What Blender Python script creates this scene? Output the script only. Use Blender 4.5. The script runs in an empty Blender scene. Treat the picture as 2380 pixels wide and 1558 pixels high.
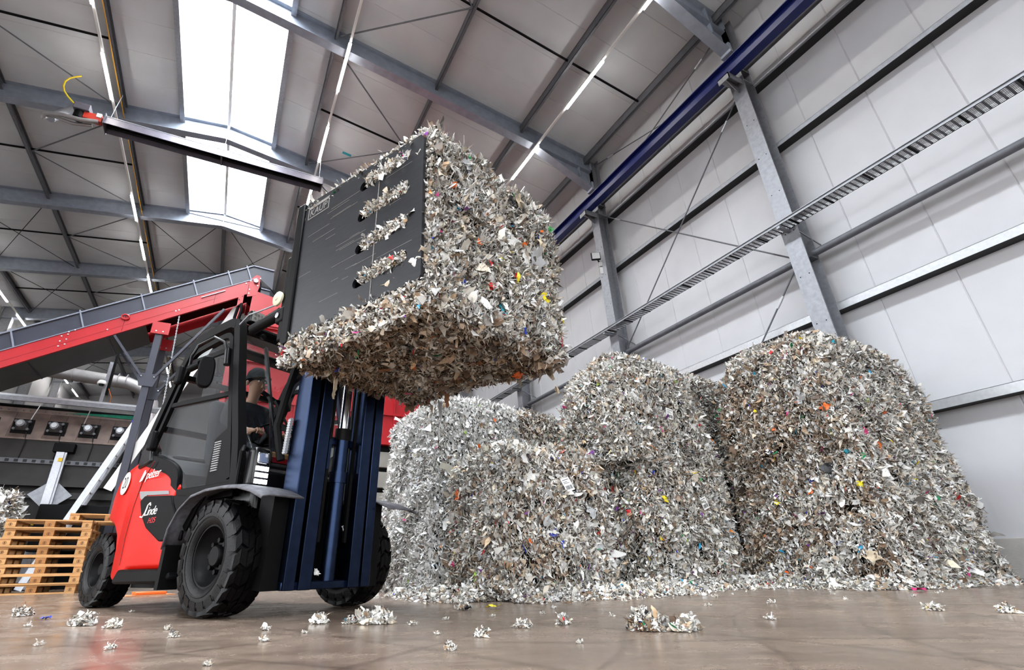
import bpy, bmesh, math, random
import numpy as np
from mathutils import Vector, Matrix

SC = bpy.context.scene
COL = SC.collection
PI = math.pi

# ------------------------------------------------------------------ camera
cam_d = bpy.data.cameras.new('camera')
cam = bpy.data.objects.new('camera', cam_d); COL.objects.link(cam)
PITCH, ROLL, YAW = 0.4206, -0.0196, 0.4413
_f = Vector((math.sin(YAW)*math.cos(PITCH), math.cos(YAW)*math.cos(PITCH), math.sin(PITCH)))
_r = Vector((math.cos(YAW), -math.sin(YAW), 0.0)); _u = _r.cross(_f)
_r2 = _r*math.cos(ROLL) + _u*math.sin(ROLL); _u2 = -_r*math.sin(ROLL) + _u*math.cos(ROLL)
_m = Matrix((( _r2.x, _u2.x, -_f.x, 0), (_r2.y, _u2.y, -_f.y, 0), (_r2.z, _u2.z, -_f.z, 0.264), (0, 0, 0, 1)))
cam.matrix_world = _m
cam_d.sensor_width = 36.0; cam_d.sensor_fit = 'HORIZONTAL'
cam_d.lens = 36.0*1144.15/2380.0
cam_d.shift_x = (1190-1067.2)/2380.0
cam_d.shift_y = (809.86-779)/2380.0
cam_d.clip_start = 0.02; cam_d.clip_end = 400
SC.camera = cam

# ------------------------------------------------------------------ daylight, exposure
W = bpy.data.worlds.new('overcast_sky'); SC.world = W
W.use_nodes = True
bg = W.node_tree.nodes['Background']
bg.inputs['Color'].default_value = (0.94, 0.97, 1.0, 1)
SKY = 5.0
bg.inputs['Strength'].default_value = SKY
SC.view_settings.view_transform = 'Standard'
SC.view_settings.look = 'None'
SC.view_settings.gamma = 1.0
SC.view_settings.use_curve_mapping = False
SC.view_settings.exposure = 0.13
SKYLIGHT = 8800.0   # power of the daylight falling through the roof light
LAMP = 56.0        # radiance of the LED strips

cy = SC.cycles
cy.max_bounces = 5; cy.diffuse_bounces = 2; cy.glossy_bounces = 2; cy.transmission_bounces = 4; cy.transparent_max_bounces = 12
cy.caustics_reflective = False; cy.caustics_refractive = False
cy.adaptive_threshold = 0.04

def portal(name, loc, rot, sx, sy):
    l = bpy.data.lights.new(name, 'AREA'); l.shape = 'RECTANGLE'; l.size = sx; l.size_y = sy
    l.cycles.is_portal = True
    o = bpy.data.objects.new(name, l); o.location = loc; o.rotation_euler = rot; COL.objects.link(o)
# the three places where daylight comes in: roof skylight, unseen gates in left wall and behind camera, enlarged for their light
sl_d = bpy.data.lights.new('skylight_daylight', 'AREA'); sl_d.shape = 'RECTANGLE'; sl_d.size = 2.7; sl_d.size_y = 28.4
sl_d.energy = SKYLIGHT; sl_d.color = (.97, .985, 1.0)      # sunlit diffusing roof light
sl_o = bpy.data.objects.new('skylight_daylight', sl_d); sl_o.location = (-1.65, 4.7, 14.75); COL.objects.link(sl_o)
portal('unseen_left_gate_daylight', (-11.25, 1.9, 4.25), (0, -PI/2, 0), 8.5, 19.8)
portal('unseen_back_gate_daylight', (-1.0, -9.95, 3.5), (PI/2, 0, 0), 16.0, 7.0)

# ------------------------------------------------------------------ materials
def lin(c):
    return tuple((x/12.92 if x <= .04045 else ((x+.055)/1.055)**2.4) for x in (v/255.0 for v in c)) + (1.0,)
MATS = {}
def pm(name, rgb, rough=.5, metal=0.0, spec=.5, var=0.0, vscale=8.0, bump=0.0, bscale=60.0, rvar=0.0, dark=None, coat=0.0, stretch=None):
    """plain procedural surface: base colour with soft noise variation, fine bump, roughness variation"""
    if name in MATS: return MATS[name]
    m = bpy.data.materials.new(name); m.use_nodes = True; MATS[name] = m
    nt = m.node_tree; b = nt.nodes['Principled BSDF']
    base = lin(rgb)
    b.inputs['Base Color'].default_value = base
    b.inputs['Roughness'].default_value = rough
    b.inputs['Metallic'].default_value = metal
    b.inputs['Specular IOR Level'].default_value = spec
    if coat: b.inputs['Coat Weight'].default_value = coat; b.inputs['Coat Roughness'].default_value = .08
    if var or bump or rvar:
        tc = nt.nodes.new('ShaderNodeTexCoord')
        src = tc.outputs['Object']
        if stretch:
            mp = nt.nodes.new('ShaderNodeMapping'); mp.inputs['Scale'].default_value = stretch
            nt.links.new(src, mp.inputs['Vector']); src = mp.outputs['Vector']
        n = nt.nodes.new('ShaderNodeTexNoise'); n.inputs['Scale'].default_value = vscale; n.inputs['Detail'].default_value = 6
        nt.links.new(src, n.inputs['Vector'])
        if var:
            r = nt.nodes.new('ShaderNodeValToRGB')
            d = dark and lin(dark) or tuple(x*(1-var) for x in base[:3]) + (1,)
            r.color_ramp.elements[0].position = .32; r.color_ramp.elements[0].color = d
            r.color_ramp.elements[1].position = .68; r.color_ramp.elements[1].color = tuple(min(1, x*(1+var*.6)) for x in base[:3]) + (1,)
            nt.links.new(n.outputs['Fac'], r.inputs['Fac']); nt.links.new(r.outputs['Color'], b.inputs['Base Color'])
        if rvar:
            mr = nt.nodes.new('ShaderNodeMapRange'); mr.inputs['To Min'].default_value = max(0.02, rough-rvar); mr.inputs['To Max'].default_value = min(1, rough+rvar)
            nt.links.new(n.outputs['Fac'], mr.inputs['Value']); nt.links.new(mr.outputs['Result'], b.inputs['Roughness'])
        if bump:
            n2 = nt.nodes.new('ShaderNodeTexNoise'); n2.inputs['Scale'].default_value = bscale; n2.inputs['Detail'].default_value = 4
            nt.links.new(src, n2.inputs['Vector'])
            bp = nt.nodes.new('ShaderNodeBump'); bp.inputs['Strength'].default_value = bump; bp.inputs['Distance'].default_value = .01
            nt.links.new(n2.outputs['Fac'], bp.inputs['Height']); nt.links.new(bp.outputs['Normal'], b.inputs['Normal'])
    return m

galv = pm('galvanised_steel', (150, 152, 158), .48, .55, var=.16, vscale=14, bump=.05, bscale=90, rvar=.08)
galv_dark = pm('galvanised_steel_dull', (104, 106, 112), .55, .35, var=.15, vscale=10)
rafter_m = pm('galvanised_rafter', (152, 160, 174), .45, .35, var=.12, vscale=5)
zinc_bright = pm('bright_zinc', (205, 208, 212), .35, .6, var=.08, vscale=20)
blue_crane = pm('blue_crane_paint', (12, 28, 96), .4, 0, var=.08, vscale=3)
concrete = pm('plinth_concrete', (172, 170, 166), .85, 0, var=.12, vscale=5, bump=.25, bscale=40)
steel_black = pm('black_steel', (8, 8, 9), .5, 0, spec=.12, var=.2, vscale=10)
black_plastic = pm('black_plastic', (8, 8, 9), .5, 0, spec=.09, var=.12, vscale=25, bump=.08, bscale=300)
black_gloss = pm('black_gloss_paint', (7, 7, 9), .25, 0, spec=.35, var=.1, vscale=6)
rubber = pm('tyre_rubber', (7, 7, 8), .36, 0, spec=.15, var=.25, vscale=14, bump=.15, bscale=70, rvar=.12)
red_truck = pm('red_truck_paint', (208, 22, 5), .36, 0, spec=.22, var=.05, vscale=2.5, bump=.015, bscale=200, coat=.05)
red_mach = pm('red_machine_paint', (172, 16, 27), .4, 0, var=.07, vscale=2.0)
slate = pm('slate_blue_steel', (44, 46, 60), .45, 0, var=.12, vscale=3)
slate_light = pm('slate_edge', (120, 124, 138), .45, 0.1, var=.08, vscale=5)
grey_trim = pm('grey_trim', (140, 140, 142), .5, 0)
mast_blue = pm('mast_blue_black', (38, 49, 72), .32, 1.0, var=.2, vscale=12, rvar=.08)
plate_black = pm('clamp_plate_black', (36, 37, 41), .38, .2, var=.35, vscale=6, bump=.06, bscale=40, stretch=(1.2, 1, 22))
chrome = pm('chrome', (215, 216, 220), .12, 1.0)
wood = pm('pallet_wood', (196, 148, 96), .75, 0, var=.22, vscale=5, bump=.12, bscale=30, stretch=(1, 6, 6))
wood2 = pm('pallet_wood_dark', (168, 116, 68), .8, 0, var=.25, vscale=5, bump=.12, bscale=30, stretch=(1, 6, 6))
stamp = pm('burnt_stamp', (92, 58, 30), .9)
white_paint = pm('white_paint', (232, 232, 230), .5)
white_print = pm('white_print', (240, 238, 235), .5)
black_print = pm('black_print', (16, 16, 18), .6)
red_print = pm('red_print', (214, 30, 40), .5)
grey_print = pm('worn_grey_print', (132, 128, 124), .6, var=.3, vscale=60)
rust_plate = pm('rolled_steel_plate', (128, 112, 104), .5, .35, var=.3, vscale=4, bump=.05, bscale=50, rvar=.1)
dark_plate = pm('dark_machine_plate', (40, 37, 37), .55, .2, var=.3, vscale=3)
alu = pm('aluminium', (190, 192, 198), .35, .7, var=.1, vscale=20)
yellow_gas = pm('yellow_gas_hose', (222, 196, 30), .45)
yellow_pipe = pm('ochre_gas_pipe', (206, 150, 30), .5)
blue_cap = pm('blue_plastic', (22, 60, 190), .45)
green_cloth = pm('green_sheet', (20, 140, 110), .6, var=.2, vscale=10)
heater_dark = pm('heater_dark_metal', (96, 92, 102), .45, .3, var=.15, vscale=6)
duct_m = pm('spiral_duct', (150, 146, 146), .42, .5, var=.12, vscale=6)
yellow_m = pm('yellow_plastic', (238, 196, 24), .5)
nylon = pm('cream_nylon', (214, 208, 178), .5)
asphalt = pm('yard_asphalt', (120, 120, 120), .9, var=.1, vscale=3)
outer_wall = pm('white_inner_cladding', (205, 206, 210), .45, 0, var=.03, vscale=2)

def mat_emit(name, rgb, strength):
    m = bpy.data.materials.new(name); m.use_nodes = True
    nt = m.node_tree; b = nt.nodes['Principled BSDF']
    b.inputs['Base Color'].default_value = (.8, .8, .8, 1)
    b.inputs['Emission Color'].default_value = rgb + (1,)
    b.inputs['Emission Strength'].default_value = strength
    return m
lamp_m = mat_emit('led_diffuser', (1.0, .96, .90), LAMP)
headlight_m = mat_emit('headlight_led', (.92, .96, 1.0), 4.0)

def mat_glass(name, tint, gloss=.08):
    """thin clear sheet: mostly see-through with a fresnel reflection"""
    m = bpy.data.materials.new(name); m.use_nodes = True
    nt = m.node_tree; nt.nodes.remove(nt.nodes['Principled BSDF'])
    t = nt.nodes.new('ShaderNodeBsdfTransparent'); t.inputs['Color'].default_value = tint + (1,)
    g = nt.nodes.new('ShaderNodeBsdfGlossy'); g.inputs['Roughness'].default_value = .03
    mx = nt.nodes.new('ShaderNodeMixShader')
    lw = nt.nodes.new('ShaderNodeLayerWeight'); lw.inputs['Blend'].default_value = .5
    pw = nt.nodes.new('ShaderNodeMath'); pw.operation = 'POWER'; pw.inputs[1].default_value = 3.5
    ad = nt.nodes.new('ShaderNodeMath'); ad.operation = 'ADD'; ad.inputs[1].default_value = gloss; ad.use_clamp = True
    nt.links.new(lw.outputs['Facing'], pw.inputs[0]); nt.links.new(pw.outputs[0], ad.inputs[0]); nt.links.new(ad.outputs[0], mx.inputs['Fac'])
    nt.links.new(t.outputs[0], mx.inputs[1]); nt.links.new(g.outputs[0], mx.inputs[2])
    nt.links.new(mx.outputs[0], nt.nodes['Material Output'].inputs['Surface'])
    return m
cab_glass = mat_glass('cab_glass', (.66, .70, .71), .05)
mirror_glass = pm('mirror_glass', (200, 205, 210), .03, 1.0)

def mat_poly():
    """multiwall polycarbonate: milky, with faint webs along the sheet"""
    m = bpy.data.materials.new('skylight_polycarbonate'); m.use_nodes = True
    nt = m.node_tree; nt.nodes.remove(nt.nodes['Principled BSDF'])
    tc = nt.nodes.new('ShaderNodeTexCoord')
    wv = nt.nodes.new('ShaderNodeTexWave'); wv.inputs['Scale'].default_value = .55; wv.bands_direction = 'X'; wv.inputs['Distortion'].default_value = .0
    nt.links.new(tc.outputs['Object'], wv.inputs['Vector'])
    r = nt.nodes.new('ShaderNodeValToRGB')
    r.color_ramp.elements[0].position = .0; r.color_ramp.elements[0].color = (.5, .55, .6, 1)
    r.color_ramp.elements[1].position = .06; r.color_ramp.elements[1].color = (.9, .94, .97, 1)
    nt.links.new(wv.outputs['Fac'], r.inputs['Fac'])
    t = nt.nodes.new('ShaderNodeBsdfTransparent'); nt.links.new(r.outputs['Color'], t.inputs['Color'])
    d = nt.nodes.new('ShaderNodeBsdfTranslucent'); d.inputs['Color'].default_value = (.85, .88, .9, 1)
    mx = nt.nodes.new('ShaderNodeMixShader'); mx.inputs['Fac'].default_value = .3
    nt.links.new(t.outputs[0], mx.inputs[1]); nt.links.new(d.outputs[0], mx.inputs[2])
    nt.links.new(mx.outputs[0], nt.nodes['Material Output'].inputs['Surface'])
    return m
poly_m = mat_poly()

def mat_panel(name, rgb, axis, scale, rough=.42, strength=.25, spec=.4):
    """coated sandwich panel with fine pressed lines along one direction"""
    m = bpy.data.materials.new(name); m.use_nodes = True
    nt = m.node_tree; b = nt.nodes['Principled BSDF']
    tc = nt.nodes.new('ShaderNodeTexCoord')
    wv = nt.nodes.new('ShaderNodeTexWave'); wv.bands_direction = axis; wv.inputs['Scale'].default_value = scale
    nt.links.new(tc.outputs['Object'], wv.inputs['Vector'])
    bp = nt.nodes.new('ShaderNodeBump'); bp.inputs['Strength'].default_value = strength; bp.inputs['Distance'].default_value = .004
    nt.links.new(wv.outputs['Fac'], bp.inputs['Height']); nt.links.new(bp.outputs['Normal'], b.inputs['Normal'])
    n = nt.nodes.new('ShaderNodeTexNoise'); n.inputs['Scale'].default_value = 1.3; n.inputs['Detail'].default_value = 5
    nt.links.new(tc.outputs['Object'], n.inputs['Vector'])
    r = nt.nodes.new('ShaderNodeValToRGB'); c = lin(rgb)
    r.color_ramp.elements[0].position = .35; r.color_ramp.elements[0].color = tuple(x*.94 for x in c[:3]) + (1,)
    r.color_ramp.elements[1].position = .65; r.color_ramp.elements[1].color = c
    nt.links.new(n.outputs['Fac'], r.inputs['Fac']); nt.links.new(r.outputs['Color'], b.inputs['Base Color'])
    b.inputs['Roughness'].default_value = rough; b.inputs['Specular IOR Level'].default_value = spec
    return m
wall_m = mat_panel('white_wall_panel', (203, 204, 208), 'Y', 3.2, .4, .3)
roof_m = mat_panel('light_grey_roof_panel', (198, 201, 206), 'Y', 5.0, .5, .12)

def mat_floor():
    m = bpy.data.materials.new('worn_concrete_floor'); m.use_nodes = True
    nt = m.node_tree; b = nt.nodes['Principled BSDF']; L = nt.links.new
    tc = nt.nodes.new('ShaderNodeTexCoord')
    def noise(scale, detail, rough=.6, vec=None):
        n = nt.nodes.new('ShaderNodeTexNoise'); n.inputs['Scale'].default_value = scale; n.inputs['Detail'].default_value = detail
        n.inputs['Roughness'].default_value = rough
        L(vec or tc.outputs['Object'], n.inputs['Vector']); return n
    def ramp(src, p0, c0, p1, c1):
        r = nt.nodes.new('ShaderNodeValToRGB'); r.color_ramp.elements[0].position = p0; r.color_ramp.elements[0].color = c0
        r.color_ramp.elements[1].position = p1; r.color_ramp.elements[1].color = c1; L(src, r.inputs['Fac']); return r
    def mix(mode, fac, a, c):
        x = nt.nodes.new('ShaderNodeMix'); x.data_type = 'RGBA'; x.blend_type = mode
        if isinstance(fac, (int, float)): x.inputs['Factor'].default_value = fac
        else: L(fac, x.inputs['Factor'])
        L(a, x.inputs['A']); L(c, x.inputs['B']); return x.outputs['Result']
    def mapped(rot, sc):
        mp = nt.nodes.new('ShaderNodeMapping'); mp.inputs['Rotation'].default_value = (0, 0, rot); mp.inputs['Scale'].default_value = sc
        L(tc.outputs['Object'], mp.inputs['Vector']); return mp.outputs['Vector']
    def swept(sc):
        # sweeping direction of the floor machine, across the hall at a slant
        a = nt.nodes.new('ShaderNodeMapping'); a.inputs['Rotation'].default_value = (0, 0, .44); L(tc.outputs['Object'], a.inputs['Vector'])
        c = nt.nodes.new('ShaderNodeMapping'); c.inputs['Scale'].default_value = sc; L(a.outputs['Vector'], c.inputs['Vector']); return c.outputs['Vector']
    base = ramp(noise(1.1, 9, .65).outputs['Fac'], .3, lin((115, 99, 87)), .7, lin((150, 133, 119)))
    fine = ramp(noise(22, 8, .75, swept((.35, 1.6, 1))).outputs['Fac'], .38, (.72, .70, .68, 1), .62, (1, 1, 1, 1))
    c = mix('MULTIPLY', .85, base.outputs['Color'], fine.outputs['Color'])
    # swept streaks and thin tyre scuffs, as worn into the slab
    streak = ramp(noise(3.0, 7, .7, swept((.4, 3.2, 1))).outputs['Fac'], .34, (.62, .58, .56, 1), .56, (1, 1, 1, 1))
    c = mix('MULTIPLY', .6, c, streak.outputs['Color'])
    for rot, sc, dist in ((.9, .55, 9.0), (2.3, .42, 12.0), (-.2, .35, 10.0)):
        wv = nt.nodes.new('ShaderNodeTexWave'); wv.inputs['Scale'].default_value = sc; wv.inputs['Distortion'].default_value = dist
        wv.inputs['Detail'].default_value = 1.5; wv.inputs['Detail Scale'].default_value = .5
        L(mapped(rot, (1, 1, 1)), wv.inputs['Vector'])
        scuff = ramp(wv.outputs['Fac'], .0, (.5, .48, .47, 1), .012, (1, 1, 1, 1))
        c = mix('MULTIPLY', .55, c, scuff.outputs['Color'])
    L(c, b.inputs['Base Color'])
    rr = nt.nodes.new('ShaderNodeMapRange'); rr.inputs['From Min'].default_value = .3; rr.inputs['From Max'].default_value = .7
    rr.inputs['To Min'].default_value = .12; rr.inputs['To Max'].default_value = .36
    L(noise(2.2, 8, .7).outputs['Fac'], rr.inputs['Value']); L(rr.outputs['Result'], b.inputs['Roughness'])
    bp = nt.nodes.new('ShaderNodeBump'); bp.inputs['Strength'].default_value = .04; bp.inputs['Distance'].default_value = .01
    L(noise(90, 4).outputs['Fac'], bp.inputs['Height']); L(bp.outputs['Normal'], b.inputs['Normal'])
    b.inputs['Specular IOR Level'].default_value = .5
    return m
floor_m = mat_floor()

def mat_shred():
    m = bpy.data.materials.new('shredded_film'); m.use_nodes = True
    nt = m.node_tree; b = nt.nodes['Principled BSDF']
    a = nt.nodes.new('ShaderNodeAttribute'); a.attribute_name = 'Col'
    nt.links.new(a.outputs['Color'], b.inputs['Base Color'])
    b.inputs['Roughness'].default_value = .42; b.inputs['Specular IOR Level'].default_value = .45
    return m
shred_m = mat_shred()
core_m = pm('bale_core', (22, 20, 19), .95, 0, spec=.1, var=.4, vscale=30, bump=.8, bscale=60)  # near black, stands for the shade in the gaps between flakes
FILM = {k: pm('film_'+k, c, r, 0, var=.06, vscale=20, bump=.25, bscale=50) for k, c, r in (
    ('white', (225, 224, 220), .35), ('grey', (176, 178, 180), .35), ('cream', (212, 196, 170), .4), ('black', (20, 20, 22), .25),
    ('yellow', (232, 212, 30), .35), ('orange', (224, 106, 40), .4), ('red', (190, 26, 34), .35), ('blue', (28, 56, 170), .35),
    ('green', (60, 150, 80), .4), ('teal', (40, 150, 170), .4), ('pink', (200, 40, 110), .4), ('brown', (140, 92, 60), .5),
    ('lime', (150, 190, 70), .4))}

# ------------------------------------------------------------------ mesh helpers
class MB:
    def __init__(s): s.v = []; s.f = []
    def add(s, vs, fs):
        o = len(s.v); s.v += [tuple(p) for p in vs]; s.f += [tuple(i+o for i in f) for f in fs]; return s
    def box(s, x0, x1, y0, y1, z0, z1):
        return s.add([(x0,y0,z0),(x1,y0,z0),(x1,y1,z0),(x0,y1,z0),(x0,y0,z1),(x1,y0,z1),(x1,y1,z1),(x0,y1,z1)],
                     [(0,3,2,1),(4,5,6,7),(0,1,5,4),(1,2,6,5),(2,3,7,6),(3,0,4,7)])
    def bar(s, p, q, w, h, up=(0,0,1)):
        p = Vector(p); q = Vector(q); d = (q-p).normalized(); u = Vector(up); sd = d.cross(u)
        if sd.length < 1e-4: sd = d.cross(Vector((0,1,0)))
        sd.normalize(); u = sd.cross(d).normalized()
        vs = []
        for c in (p, q):
            for a, b in ((-1,-1),(1,-1),(1,1),(-1,1)): vs.append(c+sd*a*w/2+u*b*h/2)
        return s.add(vs, [(0,1,2,3),(7,6,5,4),(0,4,5,1),(1,5,6,2),(2,6,7,3),(3,7,4,0)])
    def cyl(s, p, q, r, n=12, r2=None, caps=True):
        p = Vector(p); q = Vector(q); d = (q-p).normalized()
        a = d.orthogonal().normalized(); b = d.cross(a); r2 = r if r2 is None else r2
        vs = [p+(a*math.cos(t)+b*math.sin(t))*r for t in (2*PI*i/n for i in range(n))]
        vs += [q+(a*math.cos(t)+b*math.sin(t))*r2 for t in (2*PI*i/n for i in range(n))]
        fs = [(i,(i+1)%n,n+(i+1)%n,n+i) for i in range(n)]
        if caps: fs += [tuple(range(n-1,-1,-1)), tuple(range(n,2*n))]
        return s.add(vs, fs)
    def tube(s, pts, r, n=8, closed=False):
        pts = [Vector(p) for p in pts]; k = len(pts); rings = []
        prev = None
        for i, p in enumerate(pts):
            if closed: t = (pts[(i+1)%k]-pts[i-1]).normalized()
            else: t = (pts[min(i+1,k-1)]-pts[max(i-1,0)]).normalized()
            if prev is None: a = t.orthogonal().normalized()
            else:
                a = prev-t*prev.dot(t)
                a = a.normalized() if a.length > 1e-5 else t.orthogonal().normalized()
            prev = a; b = t.cross(a)
            rr = r[i] if isinstance(r, (list, tuple)) else r
            rings.append([p+(a*math.cos(2*PI*j/n)+b*math.sin(2*PI*j/n))*rr for j in range(n)])
        vs = [v for g in rings for v in g]; fs = []
        for i in range(k if closed else k-1):
            i2 = (i+1) % k
            for j in range(n): fs.append((i*n+j, i*n+(j+1)%n, i2*n+(j+1)%n, i2*n+j))
        if not closed: fs += [tuple(range(n-1,-1,-1)), tuple((k-1)*n+j for j in range(n))]
        return s.add(vs, fs)
    def prism(s, poly, fn, d0, d1):
        """poly 2-D points, fn(u,v,d)->3-D"""
        n = len(poly)
        vs = [fn(u,v,d0) for u,v in poly]+[fn(u,v,d1) for u,v in poly]
        return s.add(vs, [tuple(range(n-1,-1,-1)), tuple(range(n,2*n))]+[(i,(i+1)%n,n+(i+1)%n,n+i) for i in range(n)])
    def lathe(s, prof, c, n=40, axis='y', closed=False):
        """prof [(r, h)], revolved about an axis through c"""
        c = Vector(c); vs = []; k = len(prof)
        for i in range(n):
            t = 2*PI*i/n
            for r, h in prof:
                if axis == 'y': vs.append(c+Vector((r*math.cos(t), h, r*math.sin(t))))
                elif axis == 'x': vs.append(c+Vector((h, r*math.cos(t), r*math.sin(t))))
                else: vs.append(c+Vector((r*math.cos(t), r*math.sin(t), h)))
        fs = []
        for i in range(n):
            i2 = (i+1) % n
            for j in range(k if closed else k-1):
                j2 = (j+1) % k
                fs.append((i*k+j, i2*k+j, i2*k+j2, i*k+j2))
        return s.add(vs, fs)
    def ibeam(s, p, q, h, w, tf=.02, tw=.012, up=(0,0,1)):
        p = Vector(p); q = Vector(q); d = (q-p).normalized(); u = Vector(up); sd = d.cross(u).normalized(); u = sd.cross(d).normalized()
        s.bar(p+u*(h/2-tf/2), q+u*(h/2-tf/2), w, tf, u); s.bar(p-u*(h/2-tf/2), q-u*(h/2-tf/2), w, tf, u)
        return s.bar(p, q, tw, h-2*tf, u)
    def mesh(s, name):
        me = bpy.data.meshes.new(name); me.from_pydata(s.v, [], s.f); me.update()
        bm = bmesh.new(); bm.from_mesh(me); bmesh.ops.recalc_face_normals(bm, faces=bm.faces); bm.to_mesh(me); bm.free()
        return me
    def build(s, name, mat, parent=None, smooth=False, bevel=0.0, seg=2, angle=35):
        o = bpy.data.objects.new(name, s.mesh(name)); COL.objects.link(o)
        o.data.materials.append(mat)
        if parent is not None: o.parent = parent
        fin(o, smooth, bevel, seg, angle)
        return o

def fin(o, smooth=False, bevel=0.0, seg=2, angle=35):
    if bevel:
        b = o.modifiers.new('edge', 'BEVEL'); b.width = bevel; b.segments = seg; b.limit_method = 'ANGLE'; b.angle_limit = math.radians(angle)
        smooth = True
    if smooth:
        me = o.data
        me.polygons.foreach_set('use_smooth', [True]*len(me.polygons))
        me.set_sharp_from_angle(angle=math.radians(40))
def put(name, me, parent=None, loc=(0,0,0), rot=(0,0,0), sc=None):
    o = bpy.data.objects.new(name, me); COL.objects.link(o)
    o.location = loc; o.rotation_euler = rot
    if sc is not None: o.scale = sc if not isinstance(sc, (int, float)) else (sc,)*3
    if parent is not None: o.parent = parent
    return o
def shared(mb, name, mat, smooth=False):
    me = mb.mesh(name); me.materials.append(mat)
    if smooth:
        me.polygons.foreach_set('use_smooth', [True]*len(me.polygons)); me.set_sharp_from_angle(angle=math.radians(40))
    return me
def tag(o, label, cat, group=None, kind=None):
    o['label'] = label; o['category'] = cat
    if group: o['group'] = group
    if kind: o['kind'] = kind
    return o
def empty(name, loc=(0,0,0), rz=0.0):
    o = bpy.data.objects.new(name, None); o.empty_display_size = .2; COL.objects.link(o)
    o.location = loc; o.rotation_euler = (0,0,rz); return o
def struct(o, label, cat): o['kind'] = 'structure'; o['label'] = label; o['category'] = cat; return o
def copy_tree(o, parent=None):
    c = o.copy(); COL.objects.link(c)
    if parent is not None: c.parent = parent
    for ch in o.children: copy_tree(ch, c)
    return c
def text_mesh(name, s, size, extrude=.001, shear=0.0, space=1.0):
    cu = bpy.data.curves.new(name, 'FONT'); cu.body = s; cu.size = size; cu.extrude = extrude; cu.shear = shear
    cu.align_x = 'CENTER'; cu.align_y = 'CENTER'; cu.space_character = space
    o = bpy.data.objects.new(name, cu); COL.objects.link(o)
    dg = bpy.context.evaluated_depsgraph_get()
    me = bpy.data.meshes.new_from_object(o.evaluated_get(dg))
    bpy.data.objects.remove(o); bpy.data.curves.remove(cu)
    return me
# ================================================================== THE HALL
XW, XL = 9.55, -11.3            # inner faces of right and left cladding
YB, YF = -10.0, 43.5            # back wall (behind camera) and far wall
RX, RZ, SL = -1.72, 13.85, .148 # ridge position, ceiling height there, slope
def zc(x): return RZ-SL*abs(x-RX)
FY = [4.23+4.9*i for i in range(-2, 8)]   # portal frame positions
SKX0, SKX1, SKY1 = -3.03, -.27, 18.9

# floor
o = MB().add([(XL,YB,0),(XW+.2,YB,0),(XW+.2,YF,0),(XL,YF,0)], [(0,1,2,3)]).build('floor', floor_m)
struct(o, 'worn brownish polished concrete floor of the hall', 'floor')
o = MB().add([(-90,-90,-.06),(90,-90,-.06),(90,90,-.06),(-90,90,-.06)], [(0,1,2,3)]).build('yard_ground', asphalt)
struct(o, 'grey asphalt yard outside the open gates', 'ground')

# right wall: concrete plinth, upright sandwich panels, horizontal rails
wr = MB().box(XW+.12, XW+.2, YB, YF, 0, zc(XW)+.4).build('wall_right', outer_wall)
struct(wr, 'tall white sandwich panel wall on the right behind the bales', 'wall')
pan = MB()
w, c = .5, .014
pan.prism([(-w,0),(-w,.11),(w,.11),(w,0),(w-c,-c),(-w+c,-c)], lambda u,v,d: (v, u, d), .5, zc(XW)+.25)
pan_me = shared(pan, 'wall_panel', wall_m)
y = -9.45
while y < 43:
    put('wall_panel', pan_me, wr, (XW, y+.5, 0)); y += 1.0
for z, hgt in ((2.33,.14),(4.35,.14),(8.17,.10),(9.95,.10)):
    dp = .24
    g = MB(); g.box(XW-dp, XW-.011, YB, YF, z+hgt/2-.006, z+hgt/2); g.box(XW-dp, XW-dp+.006, YB, YF, z-hgt/2, z+hgt/2)
    r_ = g.build('wall_rail', zinc_bright if z < 5 else galv, wr)
    MB().box(XW-dp+.006, XW-.012, YB, YF, z-hgt/2+.004, z-hgt/2+.012).build('shade_strip', black_print, r_)  # black strip stands for the shade under the rail
o = MB().box(XW-.06, XW+.12, YB, YF, 0, .5).build('trim_1', concrete, bevel=.01); struct(o, 'pale concrete plinth along the foot of the right wall', 'plinth')

# far, left and back walls
o = MB().box(XL, XW+.2, YF, YF+.15, 0, 15).build('wall_far', outer_wall); struct(o, 'far end wall of the hall', 'wall')
lw = MB()
lw.box(XL-.15, XL, YB, -8.0, 0, 13); lw.box(XL-.15, XL, 11.8, YF, 0, 13); lw.box(XL-.15, XL, -8.0, 11.8, 8.5, 13)
o = lw.build('wall_left', outer_wall); struct(o, 'left side wall with an open gate', 'wall')
bw = MB()
bw.box(XL, -9.0, YB-.15, YB, 0, 15); bw.box(7.0, XW+.2, YB-.15, YB, 0, 15); bw.box(-9.0, 7.0, YB-.15, YB, 7.0, 15)
o = bw.build('wall_back', outer_wall); struct(o, 'back wall with an open gate behind the camera', 'wall')

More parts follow.
